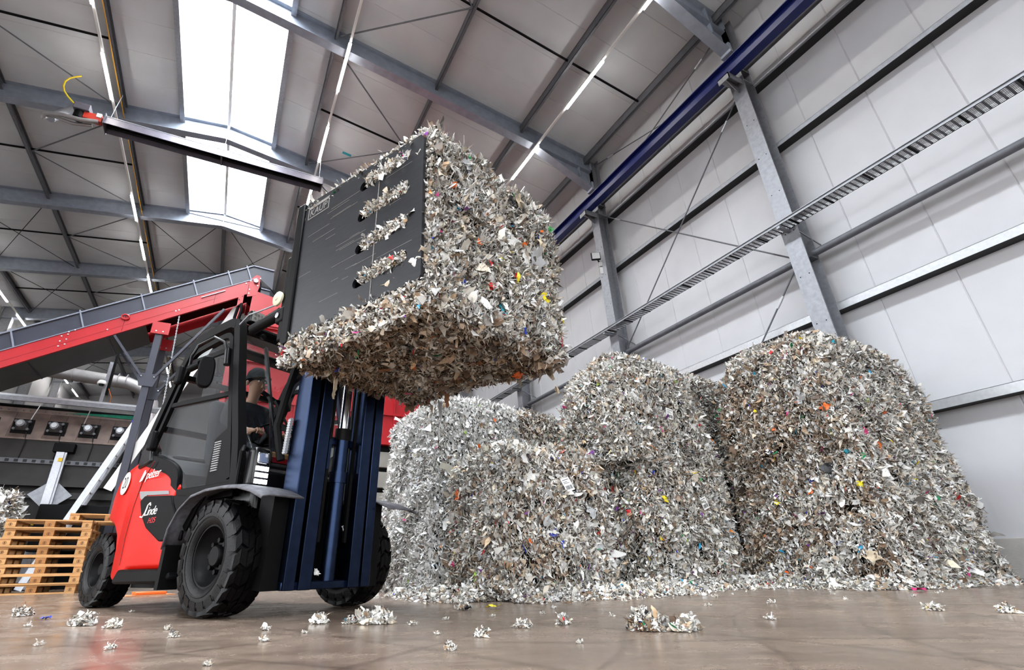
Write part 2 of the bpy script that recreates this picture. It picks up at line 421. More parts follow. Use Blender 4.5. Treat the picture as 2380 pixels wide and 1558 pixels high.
# roof: outer deck, then panel strips with visible joints
dk = MB()
def slope_box(x0, x1, y0, y1, t0, t1):
    vs = []
    for (x, yy) in ((x0,y0),(x1,y0),(x1,y1),(x0,y1)): vs.append((x,yy,zc(x)+t0))
    for (x, yy) in ((x0,y0),(x1,y0),(x1,y1),(x0,y1)): vs.append((x,yy,zc(x)+t1))
    return vs, [(0,3,2,1),(4,5,6,7),(0,1,5,4),(1,2,6,5),(2,3,7,6),(3,0,4,7)]
for x0, x1, y0, y1 in ((XL-.2,SKX0,YB,SKY1),(SKX1,XW+.3,YB,SKY1),(XL-.2,RX,SKY1,YF),(RX,XW+.3,SKY1,YF)):
    dk.add(*slope_box(x0, x1, y0, y1, .09, .2))
ce = dk.build('ceiling', outer_wall); struct(ce, 'sloping grey panel roof carried by steel frames', 'ceiling')
def strip(x0, x1):
    m = MB(); c = .01
    prof = [(0,.09),(1,.09),(1,c),(1-c,0),(c,0),(0,c)]
    vs = [(x0, u, zc(x0)+v) for u, v in prof]+[(x1, u, zc(x1)+v) for u, v in prof]
    n = 6
    return m.add(vs, [tuple(range(n-1,-1,-1)), tuple(range(n,2*n))]+[(i,(i+1)%n,n+(i+1)%n,n+i) for i in range(n)])
st = [shared(strip(a, b), 'roof_panel', roof_m) for a, b in ((XL,SKX0),(SKX1,XW+.1),(XL,RX),(RX,XW+.1))]
y = -10.1
while y < 43:
    if y+1 <= SKY1+.05: pr = (0, 1)
    else: pr = (2, 3)
    for k in pr: put('roof_panel', st[k], ce, (0, y, 0))
    y += 1.0
# purlins and tie bars below the panels
PX = (8.9, 6.55, 3.75, .85, -4.55, -7.4, -10.2)
for x in PX:
    g = MB(); z = zc(x); e = .11
    g.box(x-.04, x+.04, YB, YF, z-.26, z-.25); g.box(x-.04, x-.03, YB, YF, z-.26, z-.001); g.box(x-.04, x+.04, YB, YF, z-.02, z-.001)
    g.build('purlin', galv_dark, ce)
tie = MB()
for i in range(len(FY)-1):
    ym = (FY[i]+FY[i+1])/2
    for x0, x1 in ((8.86,6.6),(6.5,3.8),(3.7,.9),(-4.6,-7.35),(-7.45,-10.15)):
        t = MB(); t.bar((x0,ym,zc(x0)-.14),(x1,ym,zc(x1)-.14),.04,.05); t.build('tie_bar', steel_black, ce)
# roof bracing flats
def rod(name, p, q, r, m, parent): return MB().cyl(p, q, r, 6).build(name, m, parent)
for i in range(1, len(FY)-1):
    a, b = FY[i], FY[i+1]
    ym = (a+b)/2
    for x0, x1 in ((.95,3.7),(-4.65,-7.3)):
        rod('roof_brace', (x0,a+.2,zc(x0)-.3), (x1,ym,zc(x1)-.22), .02, galv_dark, ce)
        rod('roof_brace', (x0,b-.2,zc(x0)-.3), (x1,ym,zc(x1)-.22), .02, galv_dark, ce)
    if a > 18:
        for x0, x1 in ((-7.5,-10.1),(-4.5,-1.8),(-1.6,.8),(3.8,6.5)):
            rod('roof_brace', (x0,a+.2,zc(x0)-.3), (x1,b-.2,zc(x1)-.3), .013, steel_black, ce)
            rod('roof_brace', (x1,a+.2,zc(x1)-.3), (x0,b-.2,zc(x0)-.3), .013, steel_black, ce)
g = MB(); g.box(RX-.06,RX+.06,SKY1,YF,RZ-.26,RZ-.02); g.build('purlin', galv_dark, ce)

# roof skylight: curbs, arched glazing bars, milky panes
sk = empty('window_1', (0,0,0)); struct(sk, 'long arched white skylight along the ridge of the roof', 'skylight')
for x, s in ((SKX0,-1),(SKX1,1)):
    g = MB(); g.box(min(x,x+s*.05), max(x,x+s*.05), YB, SKY1, zc(x)-.14, zc(x)+.42); g.build('curb', galv, sk)
    g = MB(); g.box(x-.07, x+.07, YB, SKY1, zc(x)-.16, zc(x)-.14); g.build('curb_flange', galv, sk)
g = MB(); g.box(SKX0, SKX1, SKY1-.02, SKY1+.05, zc(SKX0)-.1, RZ+.95); g.build('end_panel', galv, sk)
g = MB(); g.box(RX-.045, RX+.045, YB, SKY1, RZ+.02, RZ+.1); g.build('ridge_bar', white_paint, sk)
def arch(x): 
    u = (x-(SKX0+SKX1)/2)/((SKX1-SKX0)/2); return zc(SKX0)+.36+.34*(1-u*u)
NA = 12
xs = [SKX0+(SKX1-SKX0)*i/NA for i in range(NA+1)]
pane = MB(); pane.add([(x,0,arch(x)) for x in xs]+[(x,1.04,arch(x)) for x in xs], [(i,i+1,NA+2+i,NA+1+i) for i in range(NA)])
pane_me = shared(pane, 'pane', poly_m, True)
gb = MB()
vs = []
for x in xs: vs += [(x,-.014,arch(x)-.006),(x,.014,arch(x)-.006),(x,.014,arch(x)-.03),(x,-.014,arch(x)-.03)]
fs = []
for i in range(NA):
    for j in range(4): fs.append((i*4+j, i*4+(j+1)%4, i*4+4+(j+1)%4, i*4+4+j))
gb.add(vs, fs); gb_me = shared(gb, 'glazing_bar', white_paint)
y = -10.0
while y < SKY1-.5:
    put('pane', pane_me, sk, (0,y,0)); put('glazing_bar', gb_me, sk, (0,y,0)); y += 1.045

# portal frames
FL = ['steel roof frame behind the camera', 'steel roof frame just behind the camera', 'steel frame of the nearest wall column, rafter at the top right corner',
      'steel frame whose long rafter crosses the picture above the lifted bale', 'steel frame with the dark radiant heater hanging in front of its rafter',
      'steel frame where the roof skylight ends', 'first steel frame beyond the end of the skylight', 'second steel frame beyond the end of the skylight',
      'third steel frame beyond the end of the skylight', 'last steel frame before the far end wall']
D = .6
zb = 10.0   # crane bracket level
for i, y in enumerate(FY):
    e = empty('portal_frame', (0, y, 0)); tag(e, FL[i], 'steel frame')
    g = MB(); x0 = 8.98
    g.box(8.95, 8.97, -.15, .15, 0, zb); g.box(XW-.25, XW-.23, -.15, .15, 0, zc(9.3)); g.box(8.97, XW-.25, -.007, .007, 0, zb)
    g.box(8.9, XW-.2, -.2, .2, 0, .03)
    g.box(8.95, XW-.23, -.15, .15, zb-.02, zb)
    g.build('column', galv, e)
    g = MB(); g.box(9.02, 9.04, -.13, .13, zb, zc(9.02)-.5); g.box(9.04, XW-.25, -.007, .007, zb, zc(9.04)-.02); g.build('upper_column', galv, e)
    g = MB(); g.box(8.5, 8.97, -.13, .13, zb-.03, zb); g.prism([(8.5,zb-.03),(8.97,zb-.03),(8.97,zb-.28),(8.86,zb-.28)], lambda u,v,d: (u,d,v), -.008, .008)
    g.box(8.5, 8.95, -.13, -.115, zb-.16, zb-.03); g.box(8.5, 8.52, -.13, .13, zb-.16, zb)
    g.build('crane_bracket', galv, e)
    g = MB(); g.ibeam((9.05,0,zc(9.05)-D/2),(RX,0,RZ-D/2),D,.24); g.build('rafter', rafter_m, e)
    g = MB(); g.ibeam((XL+.1,0,zc(XL+.1)-D/2),(RX,0,RZ-D/2),D,.24); g.build('rafter', rafter_m, e)
    g = MB(); zl = lambda x: zc(x)-D
    g.prism([(6.95,zl(6.95)+.02),(9.03,zl(9.03)+.02),(9.03,11.0)], lambda u,v,d: (u,d,v), -.006, .006)
    p = Vector((6.95,0,zl(6.95)-.005)); q = Vector((9.03,0,11.0)); g.bar(p, q, .24, .02, (0,0,1))
    g.box(8.94, 9.02, -.13, .13, 10.95, 11.25); g.box(9.02, 9.035, -.13, .13, 11.0, zc(9.03)); g.box(8.55, 8.57, -.1, .1, zl(8.55)-.35, zc(8.55)-.05)
    g.build('haunch', rafter_m, e)
    g = MB(); g.box(XL+.1,XL+.12,-.15,.15,0,zc(XL)); g.box(XL+.55,XL+.57,-.15,.15,0,zc(XL)-.5); g.box(XL+.12,XL+.55,-.007,.007,0,zc(XL)); g.build('column', galv, e)
    g = MB()
    hole = MB()
    for z in np.arange(1.2, 9.6, .95):
        for dy in (-.08, .08): hole.cyl((8.951, dy, z), (8.946, dy, z), .011, 8)
    hole.build('bolt_hole', steel_black, e)
    g.box(RX-.012, RX+.012, -.12, .12, RZ-D-.02, RZ); g.build('ridge_plate', galv, e)

# blue crane runway beam on the brackets
e = empty('crane_runway_beam', (8.66, 0, zb)); tag(e, 'dark blue crane runway beam running along the top of the right wall', 'crane beam')
MB().ibeam((0,YB+.1,.195),(0,YF-.2,.195),.37,.21,.022,.014).build('beam', blue_crane, e)
MB().box(-.03,.03,YB+.1,YF-.2,.381,.43).build('rail', galv_dark, e)
# tube struts and crossed bracing rods on the right wall
zlev = ((5.45, 'lower'), (10.45, 'upper'))
BAY = {2: ('nearest wall bay at the right edge of the picture'), 3: ('wall bay behind the middle bale stack'), 4: ('third wall bay behind the lifted bale')}
for i in (1, 2, 3, 4, 5):
    a, b = FY[i], FY[i+1]
    if i < 2: where = 'nearest wall bay at the right edge'
    elif i == 2: where = 'wall bay between the two visible columns'
    elif i == 3: where = 'wall bay partly behind the lifted bale'
    else: where = 'far wall bay %s' % ('hidden behind the lifted bale' if i == 4 else 'at the far end of the bales')
    for z, nm in zlev:
        e = empty('tube_strut', (9.2, a, z)); tag(e, '%s grey tube strut in the %s' % (nm, where), 'tube strut')
        MB().cyl((0,.14,0),(0,b-a-.14,0),.065,14).build('tube', galv_dark, e, smooth=True)
        MB().box(-.1,.16,.01,.14,-.09,-.075).build('end_plate', galv_dark, e); MB().box(-.1,.16,b-a-.14,b-a-.01,-.09,-.075).build('end_plate', galv_dark, e)
e = empty('cross_bracing', (9.18, FY[2], 0)); tag(e, 'thin crossed steel bracing rods between the two wall columns', 'bracing')
L0 = 4.9
for p, q in (((0,.2,9.9),(0,L0-.2,5.55)),((0.02,L0-.2,9.9),(.02,.2,5.55)),((0,.25,5.3),(0,L0-.4,.6)),((.02,L0-.25,5.3),(.02,.4,.6)),
             ((.04,.2,12.0),(.04,L0-.2,10.5)),((.06,L0-.2,12.0),(.06,.2,10.5))):
    MB().cyl(p, q, .016, 8).build('bracing_rod', galv_dark, e)
    v = (Vector(q)-Vector(p)).normalized()
    MB().cyl(Vector(p)+v*.5, Vector(p)+v*.75, .026, 8).build('turnbuckle', zinc_bright, e)

# cable tray along the wall
e = empty('cable_tray', (8.62, 0, 6.0)); tag(e, 'long perforated zinc cable tray running along the right wall', 'cable tray')
ylen = 30
side = MB(); side.box(0,.006,0,ylen,0,.06); side.box(-.02,.0,0,ylen,.05,.06); side.build('front_flange', galv, e)
side = MB(); side.box(.288,.3,0,ylen,0,.06); side.build('back_flange', zinc_bright, e)
base = MB()
for k in range(9): 
    x = .012+k*.0345; base.box(x-.001, x+.017, 0, ylen, 0, .004)
for k in range(int(ylen/.085)): base.box(.012,.288,k*.085,k*.085+.03,.001,.005)
base.build('perforated_base', galv_dark, e)
clip = MB(); clip.box(.0,.3,-.015,.015,-.012,.0); clip_me = shared(clip, 'joint_clip', steel_black)
for k in range(int(ylen/.62)): put('joint_clip', clip_me, e, (0,.3+k*.62,0))
for i in range(2, 8):
    g = MB(); g.box(0,.33,FY[i]-.03,FY[i]+.03,-.06,-.012); g.bar((.3,FY[i]-.1,-.03),(.9,FY[i]-.16,-.28),.02,.02); g.build('tray_bracket', galv, e)

# floodlight on the second column
e = empty('floodlight', (8.78, FY[3]+.03, 8.35), -.55); tag(e, 'small square floodlight fixed to the second wall column', 'floodlight')
MB().box(-.14,.12,-.10,-.03,-.02,.22).build('housing', steel_black, e, bevel=.012)
MB().box(-.12,.10,-.108,-.099,.0,.2).build('lens', pm('flood_lens', (196,196,198), .25), e)
MB().bar((0,-.05,.06),(.14,.16,-.02),.03,.03).build('bracket', steel_black, e)
MB().box(.08,.2,.05,.14,-.16,-.02).build('junction_box', pm('white_box', (214,214,214), .5), e, bevel=.01)
MB().box(.08,.22,.06,.08,-.42,-.2).build('number_plate', white_paint, e)

# ------------------------------------------------------------------ LED light rails
def zrail(x): return zc(x)-D-.13
ROWS = [(-10.35, 'far left', [13.3+2.93*k for k in range(0, 10)]), (-4.63, 'left', [8.7, 11.55, 17.4, 20.25, 23.2, 26.1, 29.0, 34.9, 37.8]),
        (1.17, 'middle', [2.75, 5.7, 8.68, 11.57, 14.55, 17.42, 20.4, 23.3, 26.2, 29.1, 32.0]), (6.95, 'right', [.1, 3.05, 5.95, 8.9, 11.8, 14.7, 17.6])]
lampbox = MB(); lampbox.box(-.035,.035,0,1.52,-.055,-.02); lamp_me = shared(lampbox, 'diffuser', lamp_m)
hb = MB(); hb.box(-.04,.04,-.01,1.53,-.02,0); hb_me = shared(hb, 'lamp_housing', white_paint)
ORD = ['first','second','third','fourth','fifth','sixth','seventh','eighth','ninth','tenth','eleventh']
for x, nm, ys in ROWS:
    z = zrail(x)
    e = empty('light_rail', (x,0,z)); tag(e, '%s thin white light rail hanging under the roof' % nm, 'light rail')
    MB().box(-.03,.03,-8,YF-1,.0,.05).build('rail', white_paint, e)
    hg = MB()
    for yy in FY: hg.bar((0,yy-.12,.05),(0,yy-.12,.26),.012,.012)
    hg.build('hanger', galv, e)
    for k, yy in enumerate(ys):
        l = empty('strip_light', (x,yy,z)); tag(l, '%s glowing LED strip on the %s light rail, counted from the camera' % (ORD[k], nm), 'lamp', 'LED strips under the roof')
        put('diffuser', lamp_me, l); put('lamp_housing', hb_me, l)
# ochre gas pipe along the left light rail
MBp = MB().cyl((-4.50,-8,zc(-4.5)-.5),(-4.50,40,zc(-4.5)-.5),.016,8)
o = MBp.build('gas_pipe', yellow_pipe, smooth=True); tag(o, 'thin ochre gas pipe along the roof by the left light rail', 'pipe')

# ------------------------------------------------------------------ radiant heater
hx0, hx1, hy, hz = -4.45, 1.32, 12.75, 11.3
e = empty('radiant_heater', (hx0, hy, hz)); tag(e, 'long dark radiant tube heater hanging under the skylight', 'heater')
Lh = hx1-hx0
g = MB(); g.prism([(-.2,0),(-.12,.3),(.12,.3),(.2,0),(.185,0),(.11,.285),(-.11,.285),(-.185,0)], lambda u,v,d: (d,u,v), 0, Lh); g.build('reflector', heater_dark, e)
g = MB(); g.box(0,Lh,-.13,.13,.3,.31); g.build('top_sheet', zinc_bright, e)
for yy in (-.08,.08): MB().cyl((0.02,yy,.14),(Lh-.05,yy,.14),.04,12).build('radiant_tube', steel_black, e, smooth=True)
g = MB(); g.box(Lh/2-.02,Lh/2+.02,-.21,.21,-.01,.32); g.build('joint_band', heater_dark, e)
MB().box(-.01,.01,-.22,.22,-.03,.33).build('end_cap', heater_dark, e); MB().box(Lh-.01,Lh+.01,-.2,.2,0,.3).build('end_cap', heater_dark, e)
g = MB(); g.box(-.5,-.08,-.1,.06,.08,.3); g.build('burner_body', pm('burner_red', (190,48,30), .45), e, bevel=.01)
MB().box(-.75,-.38,-.16,.14,.28,.5).build('burner_box', heater_dark, e, bevel=.02)
MB().cyl((-.6,0,.05),(-.6,0,.28),.13,16).build('fan', black_plastic, e, smooth=True)
MB().box(-.22,-.1,-.12,.0,.2,.34).build('valve_cover', white_paint, e, bevel=.01)
MB().tube([(-.15,-.05,.1),(-.5,-.08,-.02),(-.9,-.05,.0),(-1.3,.05,.0),(-1.45,.35,.1),(-1.35,.6,.5)],.06,10).build('flue_hose', duct_m, e, smooth=True)
MB().tube([(-.3,.1,.05),(-.7,.1,-.06),(-1.1,.12,.02),(-1.35,.25,.1)],.045,10).build('air_hose', duct_m, e, smooth=True)
MB().cyl((-1.38,.55,.3),(-1.2,1.15,1.4),.11,16).build('flue_pipe', galv, e, smooth=True)
MB().tube([(-.66,0,.45),(-.84,.03,.58),(-1.0,.05,.75),(-1.13,.07,.92),(-1.2,.09,1.1),(-1.21,.1,1.3),(-1.15,.11,1.46),(-1.06,.13,1.58),(-.95,.15,1.7)],.022,10).build('gas_hose', yellow_gas, e, smooth=True)
g = MB()
for x in (.05,Lh/2,Lh-.1): g.cyl((x,0,.31),(x,.25,zc(hx0+x)-D-hz),.008,6)
g.build('suspension_wire', galv, e)
# two strips of teal film left on the roof panels
for x, y, w_, d_ in ((2.04,13.02,.30,.10),(1.92,15.2,.26,.08)):
    g = MB(); g.add(*slope_box(x-w_/2, x+w_/2, y-d_/2, y+d_/2, -.006, -.001)); g.build('tape_strip', FILM['teal'], ce)
# ================================================================== BALES OF SHREDDED FILM
PAL_W = np.array([(214,212,206),(200,199,196),(186,186,186),(226,225,221),(170,170,170),(205,196,182),(190,178,160),(150,148,146),(232,231,229),(120,116,112),(176,150,122),(64,60,58)], float)
PW = np.array([.17,.14,.11,.15,.07,.09,.05,.05,.09,.04,.02,.03])
PAL_B = np.array([(176,158,138),(150,128,106),(128,104,82),(190,182,172),(112,92,76),(92,78,68),(164,140,116),(206,198,188),(140,118,100),(70,60,54)], float)
PB = np.array([.14,.14,.13,.1,.12,.1,.1,.05,.07,.05])
PAL_C = np.array([(30,60,180),(206,40,40),(230,200,40),(40,140,90),(230,110,40),(50,150,190),(190,50,120),(24,24,28),(120,60,140)], float)
def lin_arr(c):
    c = c/255.0
    return np.where(c <= .04045, c/12.92, ((c+.055)/1.055)**2.4)
PAL_W, PAL_B, PAL_C = lin_arr(PAL_W)*np.array([1.14,1.12,1.08]), lin_arr(PAL_B), lin_arr(PAL_C)

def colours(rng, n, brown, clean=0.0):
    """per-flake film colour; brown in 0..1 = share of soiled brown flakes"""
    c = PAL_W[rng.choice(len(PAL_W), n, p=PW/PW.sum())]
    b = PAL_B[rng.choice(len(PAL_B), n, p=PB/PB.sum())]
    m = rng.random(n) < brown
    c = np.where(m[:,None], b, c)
    m = rng.random(n) < .014
    c = np.where(m[:,None], PAL_C[rng.integers(0, len(PAL_C), n)], c)
    if clean:  # share of flakes whitened to imitate light from the gate
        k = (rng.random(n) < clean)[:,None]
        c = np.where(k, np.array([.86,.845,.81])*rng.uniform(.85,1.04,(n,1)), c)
    return np.clip(c*np.exp(rng.normal(.03, .22, (n,1))), .004, .88)

def rotv(v, k, a):
    ca, sa = np.cos(a)[:,None], np.sin(a)[:,None]
    return v*ca + np.cross(k, v)*sa + k*(np.sum(k*v, 1)[:,None])*(1-ca)
def unit(v): return v/np.maximum(np.linalg.norm(v, axis=1, keepdims=True), 1e-9)

def strips_geo(rng, P, N, L, Wd, phi, curl, S=3, flat=None):
    n = len(P)
    R = rng.normal(size=(n,3))
    if flat is not None: R = R*np.asarray(flat)
    T = unit(np.cross(N, R)); T = unit(T)
    d = unit(T*np.cos(phi)[:,None] + N*np.sin(phi)[:,None])
    B = unit(np.cross(d, N) + rng.normal(size=(n,3))*.45)
    B = unit(B - d*np.sum(B*d,1)[:,None])
    V = np.empty((n, (S+1)*2, 3)); p = P.copy()
    prof = {2: (.6,1.0,.16), 3: (.5,1.0,.85,.18), 4: (.4,.9,1.0,.75,.18)}[S]
    for i in range(S+1):
        wid = Wd*prof[i]*rng.uniform(.7,1.3,n)
        tw = rotv(B, d, rng.normal(0,.35,n))
        V[:,i*2] = p - tw*wid[:,None]*.5 + rng.normal(size=(n,3))*(Wd*.17)[:,None]
        V[:,i*2+1] = p + tw*wid[:,None]*.5 + rng.normal(size=(n,3))*(Wd*.17)[:,None]
        p = p + d*(L/S)[:,None]
        d = unit(rotv(d, B, curl*rng.uniform(.3,1.3,n)) + rng.normal(size=(n,3))*.18)
    return V

def mesh_from_strips(name, Vs, Cs, mat):
    """Vs list of (n, 2(S+1), 3), Cs list of (n,3)"""
    vs, qs, cs = [], [], []; off = 0
    for V, C in zip(Vs, Cs):
        n, k, _ = V.shape; S = k//2-1
        vs.append(V.reshape(-1,3))
        base = off + np.arange(n)[:,None]*k
        for i in range(S):
            qs.append(np.stack([base[:,0]+2*i, base[:,0]+2*i+1, base[:,0]+2*i+3, base[:,0]+2*i+2], 1))
        cs.append(np.repeat(C, k, axis=0)); off += n*k
    vs = np.concatenate(vs); qs = np.concatenate(qs); cs = np.concatenate(cs)
    me = bpy.data.meshes.new(name)
    me.vertices.add(len(vs)); me.vertices.foreach_set('co', vs.astype(np.float32).ravel())
    me.loops.add(qs.size); me.loops.foreach_set('vertex_index', qs.astype(np.int32).ravel())
    me.polygons.add(len(qs)); me.polygons.foreach_set('loop_start', np.arange(0, qs.size, 4, dtype=np.int32))
    me.polygons.foreach_set('use_smooth', np.ones(len(qs), bool))
    me.update(calc_edges=True)
    at = me.color_attributes.new('Col', 'FLOAT_COLOR', 'POINT')
    at.data.foreach_set('color', np.concatenate([cs, np.ones((len(cs),1))], 1).astype(np.float32).ravel())
    me.materials.append(mat)
    return me

FACES = {'-x': (0,-1), '+x': (0,1), '-y': (1,-1), '+y': (1,1), '-z': (2,-1), '+z': (2,1)}
class Bale:
    """rounded, lumpy box; local frame with the origin at the centre of its base"""
    def __init__(s, dims, seed, rnd=.16, rb=None, bulge=.05, taper=0.0, lean=(0,0), shear=None, lump=.04, fine=.035):
        s.fine = fine
        s.h = np.array(dims)/2; s.rb = rnd if rb is None else rb; s.rng = np.random.default_rng(seed); s.rnd = rnd; s.bulge = bulge; s.taper = taper; s.lean = lean; s.shear = shear; s.lump = lump
        s.ph = s.rng.uniform(0, 6.28, (6,3)); s.fr = s.rng.uniform(2.5, 7.5, (6,3))
    def surf(s, q):
        h = s.h; tz = np.clip(q[:,2]/h[2]*.5+.5, 0, 1); tz = tz*tz*(3-2*tz); r = (s.rb+(s.rnd-s.rb)*tz)[:,None]
        inner = np.clip(q, -(h-r), h-r); d = q-inner
        nrm = unit(d); p = inner + nrm*r
        u = q/h
        # soft bulge of the big faces
        for ax in range(3):
            oth = [i for i in range(3) if i != ax]
            p[:,ax] += np.sign(u[:,ax])*(np.abs(u[:,ax])**6)*s.bulge*(1-u[:,oth[0]]**2)*(1-u[:,oth[1]]**2)
        w = np.zeros(len(p))
        for k in range(6): w += np.sin(p@s.fr[k]*1.0 + s.ph[k,0])*.5 + np.sin((p*s.fr[k][::-1]).sum(1)*1.9+s.ph[k,1])*.35
        # clumps at hand size
        f = s.ph[:,2]
        w2 = np.sin(p[:,0]*23+f[0]+2*np.sin(p[:,1]*9+f[1]))*np.sin(p[:,1]*21+f[2]+2*np.sin(p[:,2]*11+f[3]))*np.sin(p[:,2]*26+f[4]+2*np.sin(p[:,0]*10+f[5]))
        w3 = np.sin(p[:,0]*47+f[3])*np.sin(p[:,1]*43+f[4])*np.sin(p[:,2]*51+f[5])
        p = p + nrm*(w*s.lump/3 + w2*s.fine + w3*s.fine*.5)[:,None]
        t = (p[:,2]+h[2])/(2*h[2])
        p[:,0] = p[:,0]*(1-s.taper*t) + s.lean[0]*t; p[:,1] = p[:,1]*(1-s.taper*t) + s.lean[1]*t
        if s.shear is not None: p = s.shear(p)
        p[:,2] += h[2]
        return p, nrm
    def core(s, name, inset=.035, n=12):
        m = MB(); g = np.linspace(-1, 1, n+1)
        for f,(ax,sg) in FACES.items():
            a, b = [i for i in range(3) if i != ax]
            U, V = np.meshgrid(g, g, indexing='ij'); q = np.zeros((U.size,3)); q[:,ax] = sg*s.h[ax]; q[:,a] = U.ravel()*s.h[a]; q[:,b] = V.ravel()*s.h[b]
            p, nn = s.surf(q); p = p-nn*inset
            fs = [(i*(n+1)+j, (i+1)*(n+1)+j, (i+1)*(n+1)+j+1, i*(n+1)+j+1) for i in range(n) for j in range(n)]
            m.add(p.tolist(), fs)
        o = m.build(name, core_m, smooth=True)
        return o
    def sample(s, face, n):
        ax, sg = FACES[face]; a, b = [i for i in range(3) if i != ax]
        q = np.zeros((n,3)); q[:,ax] = sg*s.h[ax]; q[:,a] = s.rng.uniform(-1,1,n)*s.h[a]; q[:,b] = s.rng.uniform(-1,1,n)*s.h[b]
        return s.surf(q)
    def area(s, face):
        ax, _ = FACES[face]; a, b = [i for i in range(3) if i != ax]; return 4*s.h[a]*s.h[b]
    def shreds(s, name, parent, faces, dens, size, brown, clean=0.0):
        Vs, Cs = [], []; rng = s.rng
        for f, mul in faces.items():
            br = brown.get(f, brown['*']) if isinstance(brown, dict) else brown
            n = int(s.area(f)*dens*mul)
            P, N = s.sample(f, n)
            L = size*np.exp(rng.normal(0,.42,n)); Wd = L*rng.uniform(.16,.55,n)
            ph = rng.uniform(-.3,1.15,n) if f != '-z' else rng.uniform(-.25,.45,n)
            P = P - N*rng.uniform(-.008,.055,n)[:,None]
            flat = (1,1,.35) if f not in ('-z','+z') else None
            V = strips_geo(rng, P, N, L*1.1, Wd, ph, rng.normal(0,.9,n), 2, flat)
            # drifts of cleaner and browner film through the bale
            dr = np.sin(P@s.fr[0]+s.ph[0,0])*np.sin(P@s.fr[1][::-1]*.9+s.ph[1,0]) + .7*np.sin(P@s.fr[2]*2.1+s.ph[2,0])*np.sin(P@s.fr[3]*1.7+s.ph[3,1])
            C_ = colours(rng, n, np.clip(br*(1+1.1*dr), 0, .95), clean)
            Vs.append(V); Cs.append(np.clip(C_*np.exp(.16*np.cos(dr*2.5+s.ph[4,0]))[:,None], .004, .9))
            # long thin ribbons that stick out
            n2 = int(n*.16)
            P, N = s.sample(f, n2); L = size*rng.uniform(1.6,3.4,n2)
            V = strips_geo(rng, P-N*.01, N, L, size*rng.uniform(.08,.24,n2), rng.uniform(-.1,.7,n2), rng.normal(0,.8,n2), 3, flat)
            Vs.append(V); Cs.append(colours(rng, n2, br*.6, clean))
            # bigger torn sheets
            n3 = int(s.area(f)*260*mul)
            P, N = s.sample(f, n3); L = rng.uniform(.05,.11,n3)
            V = strips_geo(rng, P-N*.005, N, L, L*rng.uniform(.25,.65,n3), rng.uniform(-.2,.6,n3), rng.normal(0,.6,n3), 3, flat)
            Vs.append(V); Cs.append(colours(rng, n3, br*.8, clean))
        me = mesh_from_strips(name, Vs, Cs, shred_m)
        o = put(name, me, parent); o['kind'] = 'stuff'
        return o
    def scraps(s, parent, spots):
        """larger torn film pieces lying on the surface: (face,u,v,colour,size)"""
        for face, u, v, colr, size in spots:
            ax, sg = FACES[face]; a, b = [i for i in range(3) if i != ax]
            q = np.zeros((1,3)); q[0,ax] = sg*s.h[ax]; q[0,a] = u*s.h[a]; q[0,b] = v*s.h[b]
            p, nn = s.surf(q); p = Vector(p[0])+Vector(nn[0])*.025; nv = Vector(nn[0])
            scrap(p, nv, colr, size, parent, s.rng)

SCRAP_ME = {}
def scrap_mesh(colr, k):
    key = (colr, k)
    if key in SCRAP_ME: return SCRAP_ME[key]
    rng = np.random.default_rng(1000+k*17)
    n = 5; g = np.linspace(-.5, .5, n+1); m = MB(); vs = []
    a1, a2, p1, p2 = rng.uniform(3,7), rng.uniform(3,7), rng.uniform(0,6), rng.uniform(0,6)
    cut = rng.uniform(.55,1.0,4*n+4); asp = rng.uniform(.45,.95)
    for i, x in enumerate(g):
        for j, y in enumerate(g):
            rr = max(abs(x),abs(y))*2; ang = math.atan2(y,x); f = cut[int((ang+PI)/(2*PI)*(4*n+3))]
            k2 = 1-(1-f)*rr
            z = .10*math.sin(a1*x+p1)*math.cos(a2*y+p2)+.05*math.sin(9*x+5*y+p1)+rng.normal(0,.03)
            vs.append((x*k2, y*k2*asp, z))
    fs = [(i*(n+1)+j,(i+1)*(n+1)+j,(i+1)*(n+1)+j+1,i*(n+1)+j+1) for i in range(n) for j in range(n)]
    m.add(vs, fs); me = shared(m, 'film_scrap', FILM[colr], True); SCRAP_ME[key] = me
    return me
def scrap(p, nv, colr, size, parent, rng, name='film_scrap'):
    me = scrap_mesh(colr, int(rng.integers(0,6)))
    q = nv.to_track_quat('Z','Y'); o = put(name, me, parent, p)
    o.rotation_mode = 'QUATERNION'
    o.rotation_quaternion = q @ Matrix.Rotation(float(rng.uniform(0,6.28)),4,'Z').to_quaternion() @ Matrix.Rotation(float(rng.normal(0,.35)),4,'X').to_quaternion()
    o.scale = (size,)*3
    return o
lab_white = pm('label_paper', (236,236,234), .6)
def paper_label(p, nv, size, parent, spin):
    o = MB().box(-.5,.5,-.6,.6,0,.012).build('paper_label', lab_white, parent)
    q = nv.to_track_quat('Z','Y'); o.rotation_mode = 'QUATERNION'; o.rotation_quaternion = q @ Matrix.Rotation(spin,4,'Z').to_quaternion()
    o.location = p; o.scale = (size,)*3
    b = MB(); x = -.36; rr = random.Random(5)
    while x < .36: w = rr.choice((.02,.035,.05)); b.box(x,x+w,-.45,-.1,.012,.016); x += w+rr.choice((.02,.035))
    b.box(-.36,.3,.1,.14,.012,.016); b.box(-.36,.1,.22,.26,.012,.016); b.box(-.36,.34,.4,.45,.012,.016)
    b.build('printed_bars', black_print, o)
    return o

CLS = ['white','white','grey','cream','white','grey','white','blue','red','orange','black','yellow','teal','green','brown','white','cream','pink','lime']
def rand_spots(rng, faces, n, smin, smax):
    out = []
    for _ in range(n):
        c = CLS[int(rng.integers(0,len(CLS)))]
        sz = rng.uniform(smin, smax)*(1.0 if c in ('white','grey','cream') else .6)
        out.append((faces[int(rng.integers(0,len(faces)))], rng.uniform(-.9,.9), rng.uniform(-.85,.9), c, sz))
    return out

